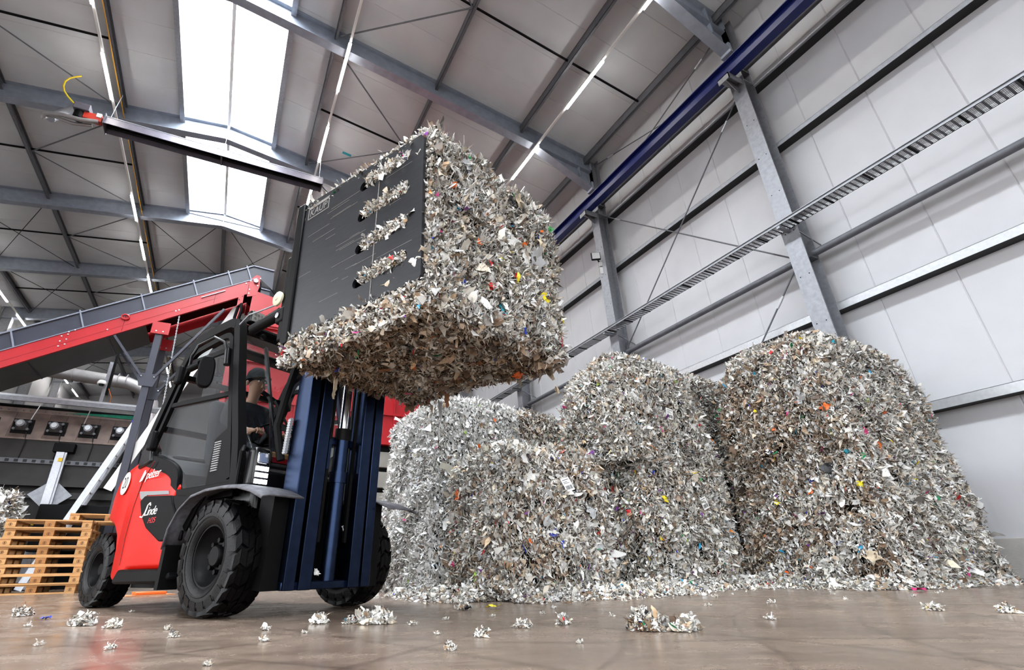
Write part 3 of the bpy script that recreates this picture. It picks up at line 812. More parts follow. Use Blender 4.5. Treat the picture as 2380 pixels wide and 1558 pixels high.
def bale(label, loc, rz, dims, seed, faces, dens, size, brown, nscr, scr=(.05,.12), clean=0.0, **kw):
    b = Bale(dims, seed, **kw)
    o = b.core('shredded_film_bale'); o.location = loc; o.rotation_euler = (0,0,rz)
    tag(o, label, 'bale', 'bales of shredded film')
    b.shreds('shreds', o, faces, dens, size, brown, clean)
    vis = [f for f, m in faces.items() if m >= .8]
    b.scraps(o, rand_spots(np.random.default_rng(seed+77), vis, nscr, *scr))
    return o, b

F2 = {'-x': 1, '-y': 1, '+z': .9, '+x': .25, '+y': .12}
# front single bale
oA, bA = bale('low single bale standing in front of the other bales beside the forklift', (3.0,4.72,0), .02, (1.42,1.12,1.38), 11, F2, 7161, 0.0350, {'*': .2, '-y': .24, '-x': .25}, 26, (.07,.15), rnd=.24, rb=.1, taper=.08, bulge=.07, lump=.07)
p, nn = bA.surf(np.array([[.1,-.56,.32]])); paper_label(Vector(p[0])+Vector(nn[0])*.06, Vector(nn[0])+Vector((0,0,.3)), .115, oA, .3)
# left stack, cleaner white film, whitened further to imitate gate light
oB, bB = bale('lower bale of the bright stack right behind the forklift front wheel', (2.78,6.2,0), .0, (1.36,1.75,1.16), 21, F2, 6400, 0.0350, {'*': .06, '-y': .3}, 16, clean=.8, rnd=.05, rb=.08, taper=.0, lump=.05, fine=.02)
oB2, bB2 = bale('upper bale of the bright stack, film whitened as if lit by the gate', (2.8,6.2,1.14), .02, (1.32,1.7,1.13), 22, F2, 6800, 0.0350, {'*': .05, '-y': .3}, 16, clean=.8, rnd=.22, rb=.05, taper=.06, lump=.05, fine=.02)
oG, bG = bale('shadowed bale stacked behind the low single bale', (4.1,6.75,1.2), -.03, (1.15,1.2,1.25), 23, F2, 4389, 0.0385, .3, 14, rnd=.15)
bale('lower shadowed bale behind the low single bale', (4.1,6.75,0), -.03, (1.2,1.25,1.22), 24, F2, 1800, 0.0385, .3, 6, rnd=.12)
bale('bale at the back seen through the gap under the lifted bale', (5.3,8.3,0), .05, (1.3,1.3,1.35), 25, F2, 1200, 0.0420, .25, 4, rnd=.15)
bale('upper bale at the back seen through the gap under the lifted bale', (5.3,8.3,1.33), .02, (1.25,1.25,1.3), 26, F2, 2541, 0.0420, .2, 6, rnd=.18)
# middle stack, two high
oC, bC = bale('lower bale of the middle stack', (5.3,5.3,0), .05, (1.62,1.4,1.46), 31, F2, 6006, 0.0364, .22, 24, (.06,.14), rnd=.06, rb=.12, taper=.03, bulge=.08, lump=.07)
oC2, bC2 = bale('rounded upper bale of the middle stack', (5.2,5.3,1.44), .03, (1.62,1.42,1.52), 32, F2, 6006, 0.0364, .16, 24, (.06,.13), rnd=.38, rb=.06, taper=.14, bulge=.1, lump=.07)
p, nn = bC2.surf(np.array([[-.02,-.71,-.12]])); paper_label(Vector(p[0])+Vector(nn[0])*.06, Vector(nn[0]), .125, oC2, -.15)
p, nn = bC.surf(np.array([[.12,-.70,.22]])); paper_label(Vector(p[0])+Vector(nn[0])*.06, Vector(nn[0]), .12, oC, .35)
# back pair between the stacks
bale('lower bale in the dark gap between the middle and right stacks', (7.1,6.3,0), .0, (1.5,1.5,1.45), 33, F2, 2600, 0.0385, .3, 6, rnd=.12)
bale('upper bale at the back between the middle and right stacks', (7.3,6.0,1.45), .1, (1.75,1.5,1.68), 34, F2, 3927, 0.0385, .2, 8, rnd=.2, taper=.1)
# right stack, two high and long
oE, bE = bale('long lower bale of the tall right stack by the white wall', (7.3,3.85,0), .02, (2.3,1.7,1.5), 41, F2, 6237, 0.0350, {'-x': .55, '-y': .14, '*': .25}, 40, (.05,.13), rnd=.04, rb=.12, taper=.06, bulge=.05, lump=.07)
oE2, bE2 = bale('rounded top bale of the tall right stack by the white wall', (7.25,3.85,1.46), .02, (2.17,1.62,1.55), 42, F2, 6237, 0.0350, {'-x': .5, '-y': .18, '*': .35}, 36, (.05,.12), rnd=.42, rb=.05, taper=.12, bulge=.08, lump=.08)
# bale at the left picture edge
bale('bale at the left picture edge behind the pallet stack', (-4.3,12.9,0), .1, (1.2,1.2,1.75), 51, {'-x': .4, '-y': 1, '+x': 1, '+z': .6}, 1500, .07, .1, 4, rnd=.15)

# ------------------------------------------------------------------ litter along the foot of the stacks (uncountable)
rng = np.random.default_rng(5)
def litter(name, label, path, width, n, size, hgt):
    P = []
    for _ in range(n):
        k = rng.integers(0, len(path)-1); t = rng.random(); a = np.array(path[k]); b = np.array(path[k+1]); c = a+(b-a)*t
        nrm = np.array([-(b-a)[1], (b-a)[0]]); nrm = nrm/np.linalg.norm(nrm)
        off = abs(rng.normal(0, .5))*width
        z = max(0.006, hgt*(1-off/width)*rng.random())
        P.append((*(c-nrm*off), z))
    P = np.array(P); n = len(P)
    N = unit(np.stack([rng.normal(0,.3,n), rng.normal(0,.3,n), np.ones(n)],1))
    L = size*np.exp(rng.normal(0,.4,n))
    V = strips_geo(rng, P, N, L, L*rng.uniform(.25,.7,n), rng.uniform(-.1,.45,n), rng.normal(0,.7,n), 3)
    V[:,:,2] = np.maximum(V[:,:,2], .003)
    me = mesh_from_strips(name, [V], [colours(rng, n, .12)], shred_m)
    o = put(name, me); tag(o, label, 'litter', kind='stuff')
    return o
litter('shredded_litter', 'loose white shreds heaped along the foot of the low bale and middle stack', [(2.2,6.0),(2.28,4.15),(3.75,4.12),(4.5,4.5),(6.1,4.55),(6.2,3.05)], .42, 15000, .036, .13)
litter('shredded_litter', 'thin fringe of loose shreds along the foot of the right stack', [(6.2,3.2),(6.25,3.0),(8.35,3.05)], .22, 4200, .034, .07)

# ------------------------------------------------------------------ scraps on the open floor
def clump(n, rad, hgt, size, seed, pal):
    n = int(n*2.6); size *= .6
    rg = np.random.default_rng(seed)
    a = rg.uniform(0,2*PI,n); r = rad*np.sqrt(rg.random(n))
    P = np.stack([r*np.cos(a)*1.3, r*np.sin(a)*.8, .004+hgt*rg.random(n)*(1-(r/rad)**2)],1)
    N = unit(np.stack([rg.normal(0,.6,n), rg.normal(0,.6,n), np.ones(n)],1))
    L = size*np.exp(rg.normal(0,.35,n))
    V = strips_geo(rg, P, N, L, L*rg.uniform(.15,.6,n), rg.uniform(-.2,.7,n), rg.normal(0,.8,n), 4)
    V[:,:,2] = np.maximum(V[:,:,2], .002)
    C = colours(rg, n, pal)
    return mesh_from_strips('film_clump', [V], [C], shred_m)
CL = [clump(60,.035,.035,.03,100+k,.15) for k in range(5)]+[clump(26,.022,.018,.022,200+k,.1) for k in range(5)]
big = clump(420,.075,.075,.045,300,.4); big2 = clump(220,.07,.028,.05,301,.05); wiry = clump(240,.062,.05,.05,302,.1)
def floor_clump(me, x, y, s, label, group=None, rz=None):
    o = put('film_clump', me, None, (x,y,0), (0,0,random.uniform(0,6) if rz is None else rz), s); tag(o, label, 'scrap', group); return o
random.seed(4)
floor_clump(big, 1.80,1.93,1.0, 'largest crumpled clump of brown and white shreds on the open floor')
floor_clump(big2, 1.93,1.84,1.0, 'flat tangle of white strips just right of the largest clump')
floor_clump(wiry, .86,2.95,1.25, 'wiry tangle of pale strips in front of the forklift mast')
floor_clump(CL[0], 1.09,2.14,1.0, 'grey clump alone in the foreground below the low bale')
floor_clump(CL[1], 1.65,2.33,1.1, 'pale crumpled ball left of the largest clump')
floor_clump(CL[2], 1.40,2.32,1.0, 'white clump with a thin dark strip beside it on the floor')
floor_clump(CL[3], -.62,3.88,1.7, 'cream crumpled lump on the floor in front of the rear wheel')
floor_clump(CL[4], -.43,3.61,1.2, 'clean white folded scrap left of the front wheel')
floor_clump(CL[0], -1.2,5.1,1.9, 'dark and white clump on the floor at the left picture edge')
floor_clump(CL[2], .60,3.15,1.4, 'white and red clump in the shadow of the forklift mast')
floor_clump(CL[1], .74,3.02,.9, 'small grey clump between two tangles before the mast')
floor_clump(CL[3], 1.65,3.52,1.5, 'dark flattened clump in front of the low bale')
floor_clump(CL[4], 3.73,1.72,1.1, 'single white scrap on the empty floor at the right')
floor_clump(CL[0], 3.83,1.45,1.2, 'brown and grey clump at the right picture edge')
floor_clump(CL[3], .82,1.86,.7, 'little white clump nearest the lower picture edge centre')
o = put('film_scrap', scrap_mesh('yellow',1), None, (1.85,3.44,.02), (0,0,.4), .11); tag(o, 'ochre yellow film scrap on the floor before the low bale', 'scrap')
o = put('film_scrap', scrap_mesh('black',2), None, (1.63,3.40,.02), (0,0,1.2), .09); tag(o, 'crumpled black film scrap on the floor before the low bale', 'scrap')
o = put('film_scrap', scrap_mesh('blue',3), None, (-.95,4.6,.012), (0,0,.4), .07); tag(o, 'flat blue film scrap on the floor beside the rear wheel', 'scrap')
o = put('film_scrap', scrap_mesh('pink',4), None, (5.85,2.75,.02), (0,0,.4), .12); tag(o, 'bright pink film scrap at the foot of the right stack', 'scrap')
tiny = [( -.1,2.9),(.25,2.5),(.04,1.98),(-.3,2.6),(.3,2.95),(.45,2.7),(1.0,2.75),(1.25,2.9),(2.1,2.5),(2.35,2.2),(2.7,2.9),(3.1,2.7),(3.6,2.6),(4.3,2.5),(2.2,3.2),(1.9,2.9),(-1.0,3.6),(-1.3,4.4),(-.9,4.0),(-.7,4.8),(-1.6,6.0),(-.5,5.0),(1.55,2.9),(2.6,1.9),(2.0,2.2),(1.3,1.75),(.95,2.3),(-.15,3.3),(-.6,2.9),(5.0,2.4),(5.6,2.5),(3.0,3.4),(3.9,3.3),(4.9,2.95),(-.85,3.2),(-1.15,3.9)]
for k, (x,y) in enumerate(tiny):
    floor_clump(CL[5+k%5], x, y, random.uniform(.55,1.15), 'tiny pale scrap of shredded film lying loose on the floor', 'tiny scraps on the floor')
e = empty('cardboard_sheet', (-.72,8.7,.0), .3); tag(e, 'torn cardboard sheet with red print lying behind the forklift', 'cardboard')
MB().box(-.3,.3,-.2,.2,0,.012).build('sheet', pm('cardboard', (190,130,90), .8), e); o = MB().box(-.18,.2,-.14,.1,.012,.05).build('folded_flap', FILM['orange'], e, bevel=.01)
# a few large pieces that stand out on the right and middle stacks
bE.scraps(oE, [('-x',-.62,.62,'black',.2),('-y',-.75,.5,'white',.24),('-y',-.35,.65,'white',.2),('-x',-.75,-.6,'cream',.16),('-y',-.7,-.6,'grey',.18),('-x',-.3,.5,'blue',.07),('-x',-.9,.35,'yellow',.07)])
bE2.scraps(oE2, [('-x',-.55,-.2,'grey',.17),('-x',-.8,-.42,'orange',.12),('-y',-.85,-.75,'green',.13),('-y',-.8,-.85,'pink',.1),('-x',-.9,.35,'cream',.15),('-y',-.4,.3,'white',.16)])
bC.scraps(oC, [('-y',.25,-.1,'white',.18),('-y',-.6,.35,'yellow',.12),('-y',.1,.55,'black',.09)])
bA.scraps(oA, [('-y',.3,.35,'black',.11),('-y',-.2,-.2,'blue',.1),('-x',.3,.4,'orange',.13),('-y',.55,.1,'grey',.18),('-y',-.45,.55,'white',.16)])
# ================================================================== CONVEYOR
YC = 12.4
e = empty('belt_conveyor', (-1.95, YC, 0)); tag(e, 'inclined red belt conveyor with dark side guards rising behind the forklift', 'conveyor')
ox = 1.95
def cv(x, z, y): return (x+ox, y, z)
sl = (7.36-4.54)/(-.18+4.64)            # slope of the conveyor
def zt(x): return 4.54+(x+4.64)*sl      # top edge of red channel
XA, XB = -8.6, -.05
WY = 1.15
for y0, y1, nm in ((0,.02,'n'),(WY-.02,WY,'f')):
    nseg = [XA, -6.2, -2.68, -.95, XB-.18]
    for a, b in zip(nseg[:-1], nseg[1:]):
        g = MB(); g.prism([(a,zt(a)-.42),(b-.006,zt(b-.006)-.42),(b-.006,zt(b-.006)),(a,zt(a))], lambda u,v,d: (u+ox,d,v), y0, y1); g.build('side_panel', red_mach, e)
    a, b = XB-.18, XB+.08
    g = MB(); g.prism([(a,zt(a)-.5),(b-.05,zt(a)-.42),(b,zt(b)-.3),(b-.02,zt(b)+.02),(b-.12,zt(b)+.03),(a,zt(a))], lambda u,v,d: (u+ox,d,v), y0-.004 if nm == 'n' else y0, y1); g.build('head_plate', red_mach, e)
    g = MB(); g.prism([(XA,zt(XA)+.43),(-.19,zt(-.19)+.43),(.33,zt(-.19)+.40),(.36,zt(-.19)-.18),(.02,zt(-.05)),(XA,zt(XA))], lambda u,v,d: (u+ox,d,v), y0+.03, y1+.02); g.build('side_guard', slate, e)
    g = MB(); g.bar(cv(XA,zt(XA)+.44,y0+.03), cv(-.19,zt(-.19)+.44,y0+.03), .07, .03); g.bar(cv(-.19,zt(-.19)+.44,y0+.03), cv(.33,zt(-.19)+.41,y0+.03), .07, .03); g.build('guard_rail', slate_light, e)
g = MB(); g.bar(cv(XA,zt(XA)-.01,-.01), cv(XB,zt(XB)-.01,-.01), .012, .02); g.build('panel_edge', slate_light, e)
g = MB(); g.bar(cv(XA,zt(XA)-.44,.0), cv(-.42,zt(-.42)-.44,.0), .06, .025); g.build('bottom_flange', red_mach, e)
g = MB(); g.bar(cv(XA,zt(XA)-.27,-.002), cv(-.9,zt(-.9)-.27,-.002), .004, .006); g.build('weld_line', pm('red_dark', (150,14,26), .5), e)
for x in (-7.6,-6.6,-5.5,-4.45,-3.4,-2.35,-1.35,-.62,-.2):
    g = MB(); g.bar(cv(x,zt(x)+.0,.015), cv(x-.16,zt(x)+.40,.015), .03, .05, (0,1,0)); g.build('guard_rib', slate_light, e)
# closed underside and belt
g = MB(); g.add([cv(XA,zt(XA)-.45,.02), cv(-2.25,zt(-2.25)-.45,.02), cv(-2.25,zt(-2.25)-.45,WY-.02), cv(XA,zt(XA)-.45,WY-.02),
                 cv(XA,zt(XA)-.46,.02), cv(-2.25,zt(-2.25)-.46,.02), cv(-2.25,zt(-2.25)-.46,WY-.02), cv(XA,zt(XA)-.46,WY-.02)],
                [(0,1,2,3),(7,6,5,4),(0,4,5,1),(1,5,6,2),(2,6,7,3),(3,7,4,0)]); g.build('underside_cover', pm('grey_green_plate', (70,76,76), .5, .1, var=.15, vscale=2), e)
for x in (-7,-5.6,-4.15,-2.9):
    g = MB(); g.bar(cv(x,zt(x)-.47,.03), cv(x,zt(x)-.47,WY-.03), .03, .012); g.build('cover_joint', slate, e)
g = MB(); g.bar(cv(XA,zt(XA)-.1,WY/2), cv(XB,zt(XB)-.1,WY/2), WY-.1, .012); g.build('belt', black_plastic, e)
MB().cyl(cv(-.08,zt(-.08)-.15,.05), cv(-.08,zt(-.08)-.15,WY-.05), .16, 20).build('head_drum', steel_black, e, smooth=True)
g = MB(); g.cyl(cv(-.08,zt(-.08)-.1,-.06), cv(-.08,zt(-.08)-.1,.0), .06, 16); g.build('bearing', galv, e, smooth=True)
bolt_me = shared(MB().cyl((0,0,0),(0,-.015,0),.016,8), 'bolt', zinc_bright)
for x, dz in ((-3.72,-.08),(-3.62,-.08),(-3.72,-.2),(-3.62,-.2),(-3.72,-.32),(-3.62,-.32),(-3.62,-.02),(-3.52,-.02),(-.2,-.04),(-.3,-.08),(-.2,-.3),(0.02,-.05),(-.02,-.26),(-.2,-.42),(-1.72,-.3),(-1.66,-.3),(-2.95,-.26)):
    put('bolt', bolt_me, e, cv(x, zt(x)+dz, -.004))
g = MB()
x = -2.68; c = Vector(cv(x,zt(x)-.06,-.02)); g.tube([c+Vector((math.cos(t)*.075,-.005,math.sin(t)*.06)) for t in np.linspace(0,2*PI,17)[:-1]], .018, 8, True); g.build('lifting_lug', red_mach, e, smooth=True)
g = MB(); g.bar(cv(-1.25,zt(-1.25)-.12,-.02), cv(-.75,zt(-.75)-.12,-.02), .02, .02); g.build('scraper_bar', galv, e)
# legs, gussets, braces
for yy in (.06, WY-.06):
    g = MB(); g.box(-.075,.075,yy-.06,yy+.06,0,5.55); g.build('leg', slate, e, bevel=.008)
    g = MB(); g.prism([(-.14,4.12),(.14,4.12),(.2,4.34),(.2,4.42),(-.2,4.42),(-.2,4.34)], lambda u,v,d: (u,d,v), yy-.09, yy-.065); g.build('gusset', slate, e)
    for p, q in (((-.13,4.35),(-.83,5.22)),((.13,4.35),(1.26,6.34))):
        g = MB(); g.bar((p[0],yy-.075,p[1]),(q[0],yy-.075,q[1]),.05,.08,(0,1,0)); g.build('brace', slate, e)
    g = MB(); g.box(-.17,.2,yy-.1,yy-.07,5.42,5.72); g.build('mounting_plate', red_mach, e)
    for q in ((-.13,4.35),(.13,4.35),(-.06,5.48),(.08,5.48)): put('bolt', bolt_me, e, (q[0],yy-.1,q[1]))
    g = MB(); g.box(-.15,.15,yy-.15,yy+.15,0,.02); g.build('foot_plate', slate, e)
# chain
ch = MB(); p0 = Vector(cv(-1.62,5.95,-.03)); p1 = Vector(cv(-1.52,3.7,-.03)); nL = 60
for k in range(nL):
    c = p0.lerp(p1,(k+.5)/nL); t = (k%2)*PI/2; ax = Vector((math.cos(t),math.sin(t),0))
    ch.tube([c+ax*math.cos(a)*.013+Vector((0,0,1))*math.sin(a)*.026 for a in np.linspace(0,2*PI,9)[:-1]], .005, 5, True)
ch.build('hanging_chain', zinc_bright, e)
# pale chute sheet under the head
g = MB(); g.bar(cv(-.42,6.60,.32), cv(-2.2,1.9,.32), .17, .04, (0,1,0)); g.build('chute_sheet', white_paint, e)

# ================================================================== RED SHREDDER below the conveyor head
e = empty('shredder_housing', (0, YC, 0)); tag(e, 'large red shredder housing behind the cab with grey slatted base', 'shredder')
MB().box(-.35,5.4,.12,2.2,3.28,6.1).build('body', red_mach, e, bevel=.02)
g = MB(); g.add([(-.12,.0,6.1),(1.0,0,6.1),(1.0,1.4,6.1),(-.12,1.4,6.1),(-.1,-.0,7.05),(1.4,-.0,6.75),(1.4,1.4,6.75),(-.1,1.4,7.05)],[(0,3,2,1),(0,1,5,4),(1,2,6,5),(2,3,7,6),(3,0,4,7)]); g.build('hopper', red_mach, e)
for z in (6.08,5.1,4.1,3.3): MB().box(-.4,5.45,.04,.12,z-.03,z+.02).build('flange', red_mach, e)
for x in (.02,1.3,2.6,3.9): MB().box(x-.02,x+.02,.06,.12,3.3,6.08).build('rib', red_mach, e)
g = MB(); g.box(-.42,-.3,-.12,-.04,3.4,6.9); g.build('perforated_post', red_mach, e)
hl = shared(MB().cyl((0,0,0),(0,-.006,0),.014,8), 'hole', black_print)
for k in range(16): put('hole', hl, e, (-.39+(k%2)*.06,-.121,5.1+k*.11))
for k in range(6): MB().box(-.3,5.4,.15+.02*(k%2),.3,.1+k*.52,.1+k*.52+.40).build('base_slat', pm('grey_slat', (146,142,136), .6, var=.08, vscale=3), e, bevel=.01)
MB().box(-.25,5.35,.3,2.1,.0,3.28).build('base_frame', steel_black, e)

# ================================================================== SCREENING MACHINE behind the pallets
YM = 14.6; k0 = YM/12.5
def mz(z): return .264+(z-.264)*k0
e = empty('screening_machine', (-5.2, YM, 0)); tag(e, 'dark steel screening machine with a row of round vibrating motors', 'machine')
m0, m1 = -3.6, 3.05
zk, ztop = mz(2.81), mz(3.36)+.10
MB().box(m0,m1,.25,2.4,.9,zk+.02).build('lower_body', dark_plate, e)
# sloped upper cover in single plates
xs = np.arange(m0, m1, .335)
for i, x in enumerate(xs):
    g = MB(); x1 = min(x+.329, m1)
    g.add([(x,.0,zk),(x1,.0,zk),(x1,.28,ztop),(x,.28,ztop),(x,.03,zk-.01),(x1,.03,zk-.01),(x1,.31,ztop-.01),(x,.31,ztop-.01)],[(0,1,2,3),(7,6,5,4),(0,4,5,1),(1,5,6,2),(2,6,7,3),(3,7,4,0)])
    g.build('cover_plate', rust_plate, e)
MB().box(m0,m1,.28,2.3,ztop-.06,ztop).build('top_plate', dark_plate, e)
MB().box(m0,m1,-.02,.03,zk-.03,zk+.01).build('flange_strip', rust_plate, e)
MB().box(m0,m1,.02,.28,zk-1.0,zk-.03).build('front_skirt', dark_plate, e)
MB().box(m0,m1,.24,.3,ztop-.08,ztop+.03).build('bolted_edge', rust_plate, e)
bm_ = shared(MB().cyl((0,0,0),(0,-.02,0),.016,6), 'bolt', galv_dark)
for k in range(46): put('bolt', bm_, e, (m0+.1+k*.143,.24,ztop-.03))
mot = [(-3.888),(-3.333),(-2.763),(-2.196),(-4.45)]
for mx in mot:
    x = mx*k0+5.2; z = mz(3.06); y = .12
    g = MB(); g.box(x-.2,x+.2,y-.08,y-.05,z-.2,z+.16); me_ = g.build('motor_plate', steel_black, e)
    MB().box(x-.13,x+.13,y-.14,y-.07,z-.12,z+.12).build('motor_base', dark_plate, e, bevel=.02)
    MB().cyl((x,y-.08,z),(x,y-.3,z+.02),.085,20).build('motor', galv, e, smooth=True)
    MB().cyl((x,y-.3,z+.02),(x,y-.33,z+.02),.055,16).build('motor_cap', zinc_bright, e, smooth=True)
    for dx, dz in ((-.13,-.09),(.13,-.09),(.13,.09),(-.13,.09)): MB().cyl((x+dx,y-.1,z+dz),(x+dx,y-.18,z+dz),.03,8).build('mounting_lug', galv_dark, e)
    MB().tube([(x+.12,y-.12,z-.15),(x+.16,y-.14,z-.4),(x+.13,y-.12,z-.75),(x+.05,y-.05,z-1.0)],.012,6).build('cable', black_print, e, smooth=True)
for z, r in ((mz(2.36),.05),(mz(1.95),.07),(mz(1.72),.07)):
    MB().box(m0,m1,-.06,.0,z-r,z+r).build('cross_member', dark_plate if z < 2.4 else galv_dark, e)
g = MB()
for k in range(40): g.box(m0+k*.166+.03,m0+k*.166+.1,-.075,-.061,mz(2.36)-.03,mz(2.36)+.03)
g.build('slot', black_print, e)
for xx in (-3.07*k0+5.2, -5.0*k0+5.2):
    g = MB(); g.box(xx-.1,xx+.06,-.2,-.1,.15,mz(2.55)); g.box(xx+.05,xx+.1,-.16,-.06,.15,mz(2.55)); g.build('support_post', alu, e, bevel=.005)
    g = MB(); zz = mz(1.72); g.prism([(xx-.42,zz),(xx,zz+.36),(xx+.42,zz),(xx,zz-.36)], lambda u,v,d: (u,d,v), -.09, -.07); g.build('diamond_gusset', galv, e)
    MB().box(xx-.2,xx+.22,-.16,.0,mz(2.55),mz(2.55)+.22).build('bearing_block', steel_black, e, bevel=.02)
    MB().box(xx-.02,xx+.06,-.23,-.2,mz(2.4)-.05,mz(2.4)+.03).build('yellow_tag', yellow_m, e)
    MB().box(xx-.14,xx-.02,-.26,-.2,mz(1.2)-.06,mz(1.2)+.06).build('emergency_stop', yellow_m, e, bevel=.01)
    MB().cyl((xx-.08,-.3,mz(1.2)),(xx-.08,-.26,mz(1.2)),.03,12).build('stop_button', red_print, e)
MB().box(m0,m1,.3,2.3,0,.9).build('base_box', steel_black, e)
MB().box(1.6,m1+.35,-.55,.1,.75,1.72).build('control_cabinet', steel_black, e, bevel=.02)
MB().add([(1.3,.25,ztop+.01),(2.9,.2,ztop+.06),(3.0,1.0,ztop+.04),(1.3,1.0,ztop+.02),(1.3,.24,ztop-.02),(2.9,.19,ztop-.04),(3.0,1.0,ztop+.0),(1.3,1.0,ztop+.0)],[(0,1,2,3),(7,6,5,4),(0,4,5,1),(1,5,6,2),(2,6,7,3),(3,7,4,0)]).build('green_cover_sheet', green_cloth, e)

# silver cable tray above the machine
e = empty('cable_trunking', (-5.2, YM, mz(3.62))); tag(e, 'silver cable trunking hanging above the screening machine', 'cable tray')
MB().box(m0,m1+.5,0,.3,0,.09).build('trunking', zinc_bright, e)
MB().box(m0,m1+.5,-.05,.0,-.08,.03).build('lower_strip', galv, e)
for k, x in enumerate((-2.4,-1.2,-.2,.9,1.9)): MB().cyl((x,.0,0),(x-.12+.05*(k%3),.02,-.5),.012,6).build('tie_wire', zinc_bright, e)
MB().box(m0,m1,.35,.6,-.16,-.06).build('cable_bundle', steel_black, e, bevel=.03)
# sensor mast
e = empty('sensor_mast', (-2.71*k0-.02, YM, mz(3.6)+.09)); tag(e, 'slim steel mast with a white dome sensor above the machine', 'sensor mast')
MB().box(-.04,.04,.1,.16,0,1.15).build('perforated_upright', galv, e)
MB().box(.05,.1,.08,.16,.25,1.45).build('dark_upright', steel_black, e)
MB().lathe([(.0,.11),(.07,.10),(.1,.05),(.1,0),(.0,0)],(-.08,.06,.5),20,'z').build('dome', white_paint, e, smooth=True)
MB().lathe([(.0,-.05),(.05,-.04),(.07,.0)],(-.08,.06,.5),20,'z').build('lens', black_gloss, e, smooth=True)
MB().tube([(.1,.05,.4),(.2,.05,.2),(.22,.05,-.0)],.008,6).build('orange_cable', FILM['orange'], e)
# aluminium ladder
e = empty('ladder', (-2.9, YM-.75, 0)); tag(e, 'aluminium ladder with blue end caps leaning on the screening machine', 'ladder')
for dy in (0,.42):
    MB().bar((-.48,dy-.35,.02),(.72,dy+.05,3.72),.13,.03,(0,1,0)).build('rail', alu, e); MB().bar((.69,dy+.04,3.62),(.75,dy+.06,3.82),.17,.05,(0,1,0)).build('end_cap', blue_cap, e)
for k in range(12):
    t = .05+k*.08; MB().cyl((-.48+1.2*t,-.35+.4*t,.02+3.7*t),(-.48+1.2*t,.07+.4*t,.02+3.7*t),.018,8).build('rung', alu, e)
# ventilation duct
e = empty('ventilation_duct', (0,19.5,0)); tag(e, 'round grey ventilation duct crossing under the roof behind the conveyor', 'duct')
dz = .264+(5.95-.264)*19.5/18
MB().tube([(-9.5,0,dz+.3),(-5.4,0,dz+.05),(-3.6,0,dz-.05),(-3.1,0,dz-.22),(-2.75,0,dz-.7),(-2.6,0,dz-1.6)],.21,18).build('pipe', duct_m, e, smooth=True)
for x in (-5.2,-3.9,-3.65): MB().cyl((x,0,dz+.02),(x+.02,0,dz+.02),.235,18).build('joint_ring', duct_m, e, smooth=True)

# ================================================================== PALLETS
def board(x0,x1,y0,y1,z0,z1): return MB().box(x0,x1,y0,y1,z0,z1)
def make_pallet():
    r = empty('wooden_pallet')
    for y in (.05,.4,.75): board(0,1.2,y-.05,y+.05,0,.022).build('bottom_board', wood, r)
    for x in (.0725,.6,1.1275):
        for y in (.05,.4,.75):
            b_ = MB().box(x-.0725,x+.0725,y-.05,y+.05,.022,.1).build('block', wood2 if (x*10+y*7)%2 < 1 else wood, r, bevel=.004)
            if y == .05:
                s = MB(); 
                s.lathe([(.02,0),(.026,0)],(x,-.0012,.06),14,'y'); s.box(x-.008,x+.008,-.0015,-.0005,.045,.075); s.build('brand_mark', stamp, b_)
        board(x-.0725,x+.0725,0,.8,.1,.122).build('stringer_board', wood2, r)
    for y, w in ((.0725,.145),(.2375,.1),(.4,.145),(.5625,.1),(.7275,.145)): board(0,1.2,y-w/2,y+w/2,.122,.144).build('top_board', wood, r)
    return r
p0 = make_pallet(); random.seed(8)
PN = ['lowest','second','third','fourth','fifth','sixth','seventh','eighth']
for k in range(8):
    r = p0 if k == 0 else copy_tree(p0)
    r.location = (-3.17+random.uniform(-.03,.03), 11.0+random.uniform(-.02,.02), .144*k); r.rotation_euler = (0,0,random.uniform(-.012,.012))
    tag(r, '%s wooden pallet%s of the stack behind the rear wheel' % (PN[k], '' if k == 0 else ' from the floor'), 'pallet', 'stacked wooden pallets')
r = copy_tree(p0); r.location = (-2.42,11.35,1.153); r.rotation_euler = (0,0,.05)
tag(r, 'topmost pallet shifted to the right on the stack', 'pallet', 'stacked wooden pallets')
# ================================================================== FORKLIFT   local x = forward, y = driver's left, z up; origin under the front axle
FK = empty('forklift', (.573, 4.252, 0), -1.081)
tag(FK, 'red and black forklift truck holding a bale high in its clamp', 'forklift')
def sd(u, v, d): return (u, d, v)
# ---- red counterweight and chassis, lofted along x
ST = [(-.60,.30,.76,.60),(-.84,.30,.79,.60),(-.87,.30,.97,.60),(-1.0,.30,1.04,.60),(-1.2,.30,1.13,.60),(-1.45,.30,1.215,.60),(-1.55,.22,1.245,.60),(-1.72,.22,1.285,.598),(-1.745,.43,1.284,.597),
      (-1.80,.56,1.275,.597),(-1.94,.68,1.24,.594),(-2.08,.72,1.17,.58),(-2.18,.735,1.06,.56),(-2.30,.74,1.10,.51),(-2.45,.72,1.08,.42),(-2.58,.70,1.0,.30)]
def ring(a, zb, zt, w):
    h = zt-zb
    half = [(w-.02,zb),(w,zb+.03),(w,zb+h*.62),(w-.004,zb+h*.80),(w-.035,zt-.045),(w-.09,zt-.01),(w-.2,zt)]
    return [(a,y,z) for y, z in half]+[(a,-y,z) for y, z in reversed(half)]
g = MB(); vs = []; n = 14
for s in ST: vs += ring(*s)
fs = []
for i in range(len(ST)-1):
    for j in range(n): fs.append((i*n+j, i*n+(j+1)%n, (i+1)*n+(j+1)%n, (i+1)*n+j))
fs += [tuple(range(n)), tuple((len(ST)-1)*n+j for j in reversed(range(n)))]
g.add(vs, fs); body = g.build('counterweight', red_truck, FK, bevel=.012, seg=2, angle=25)
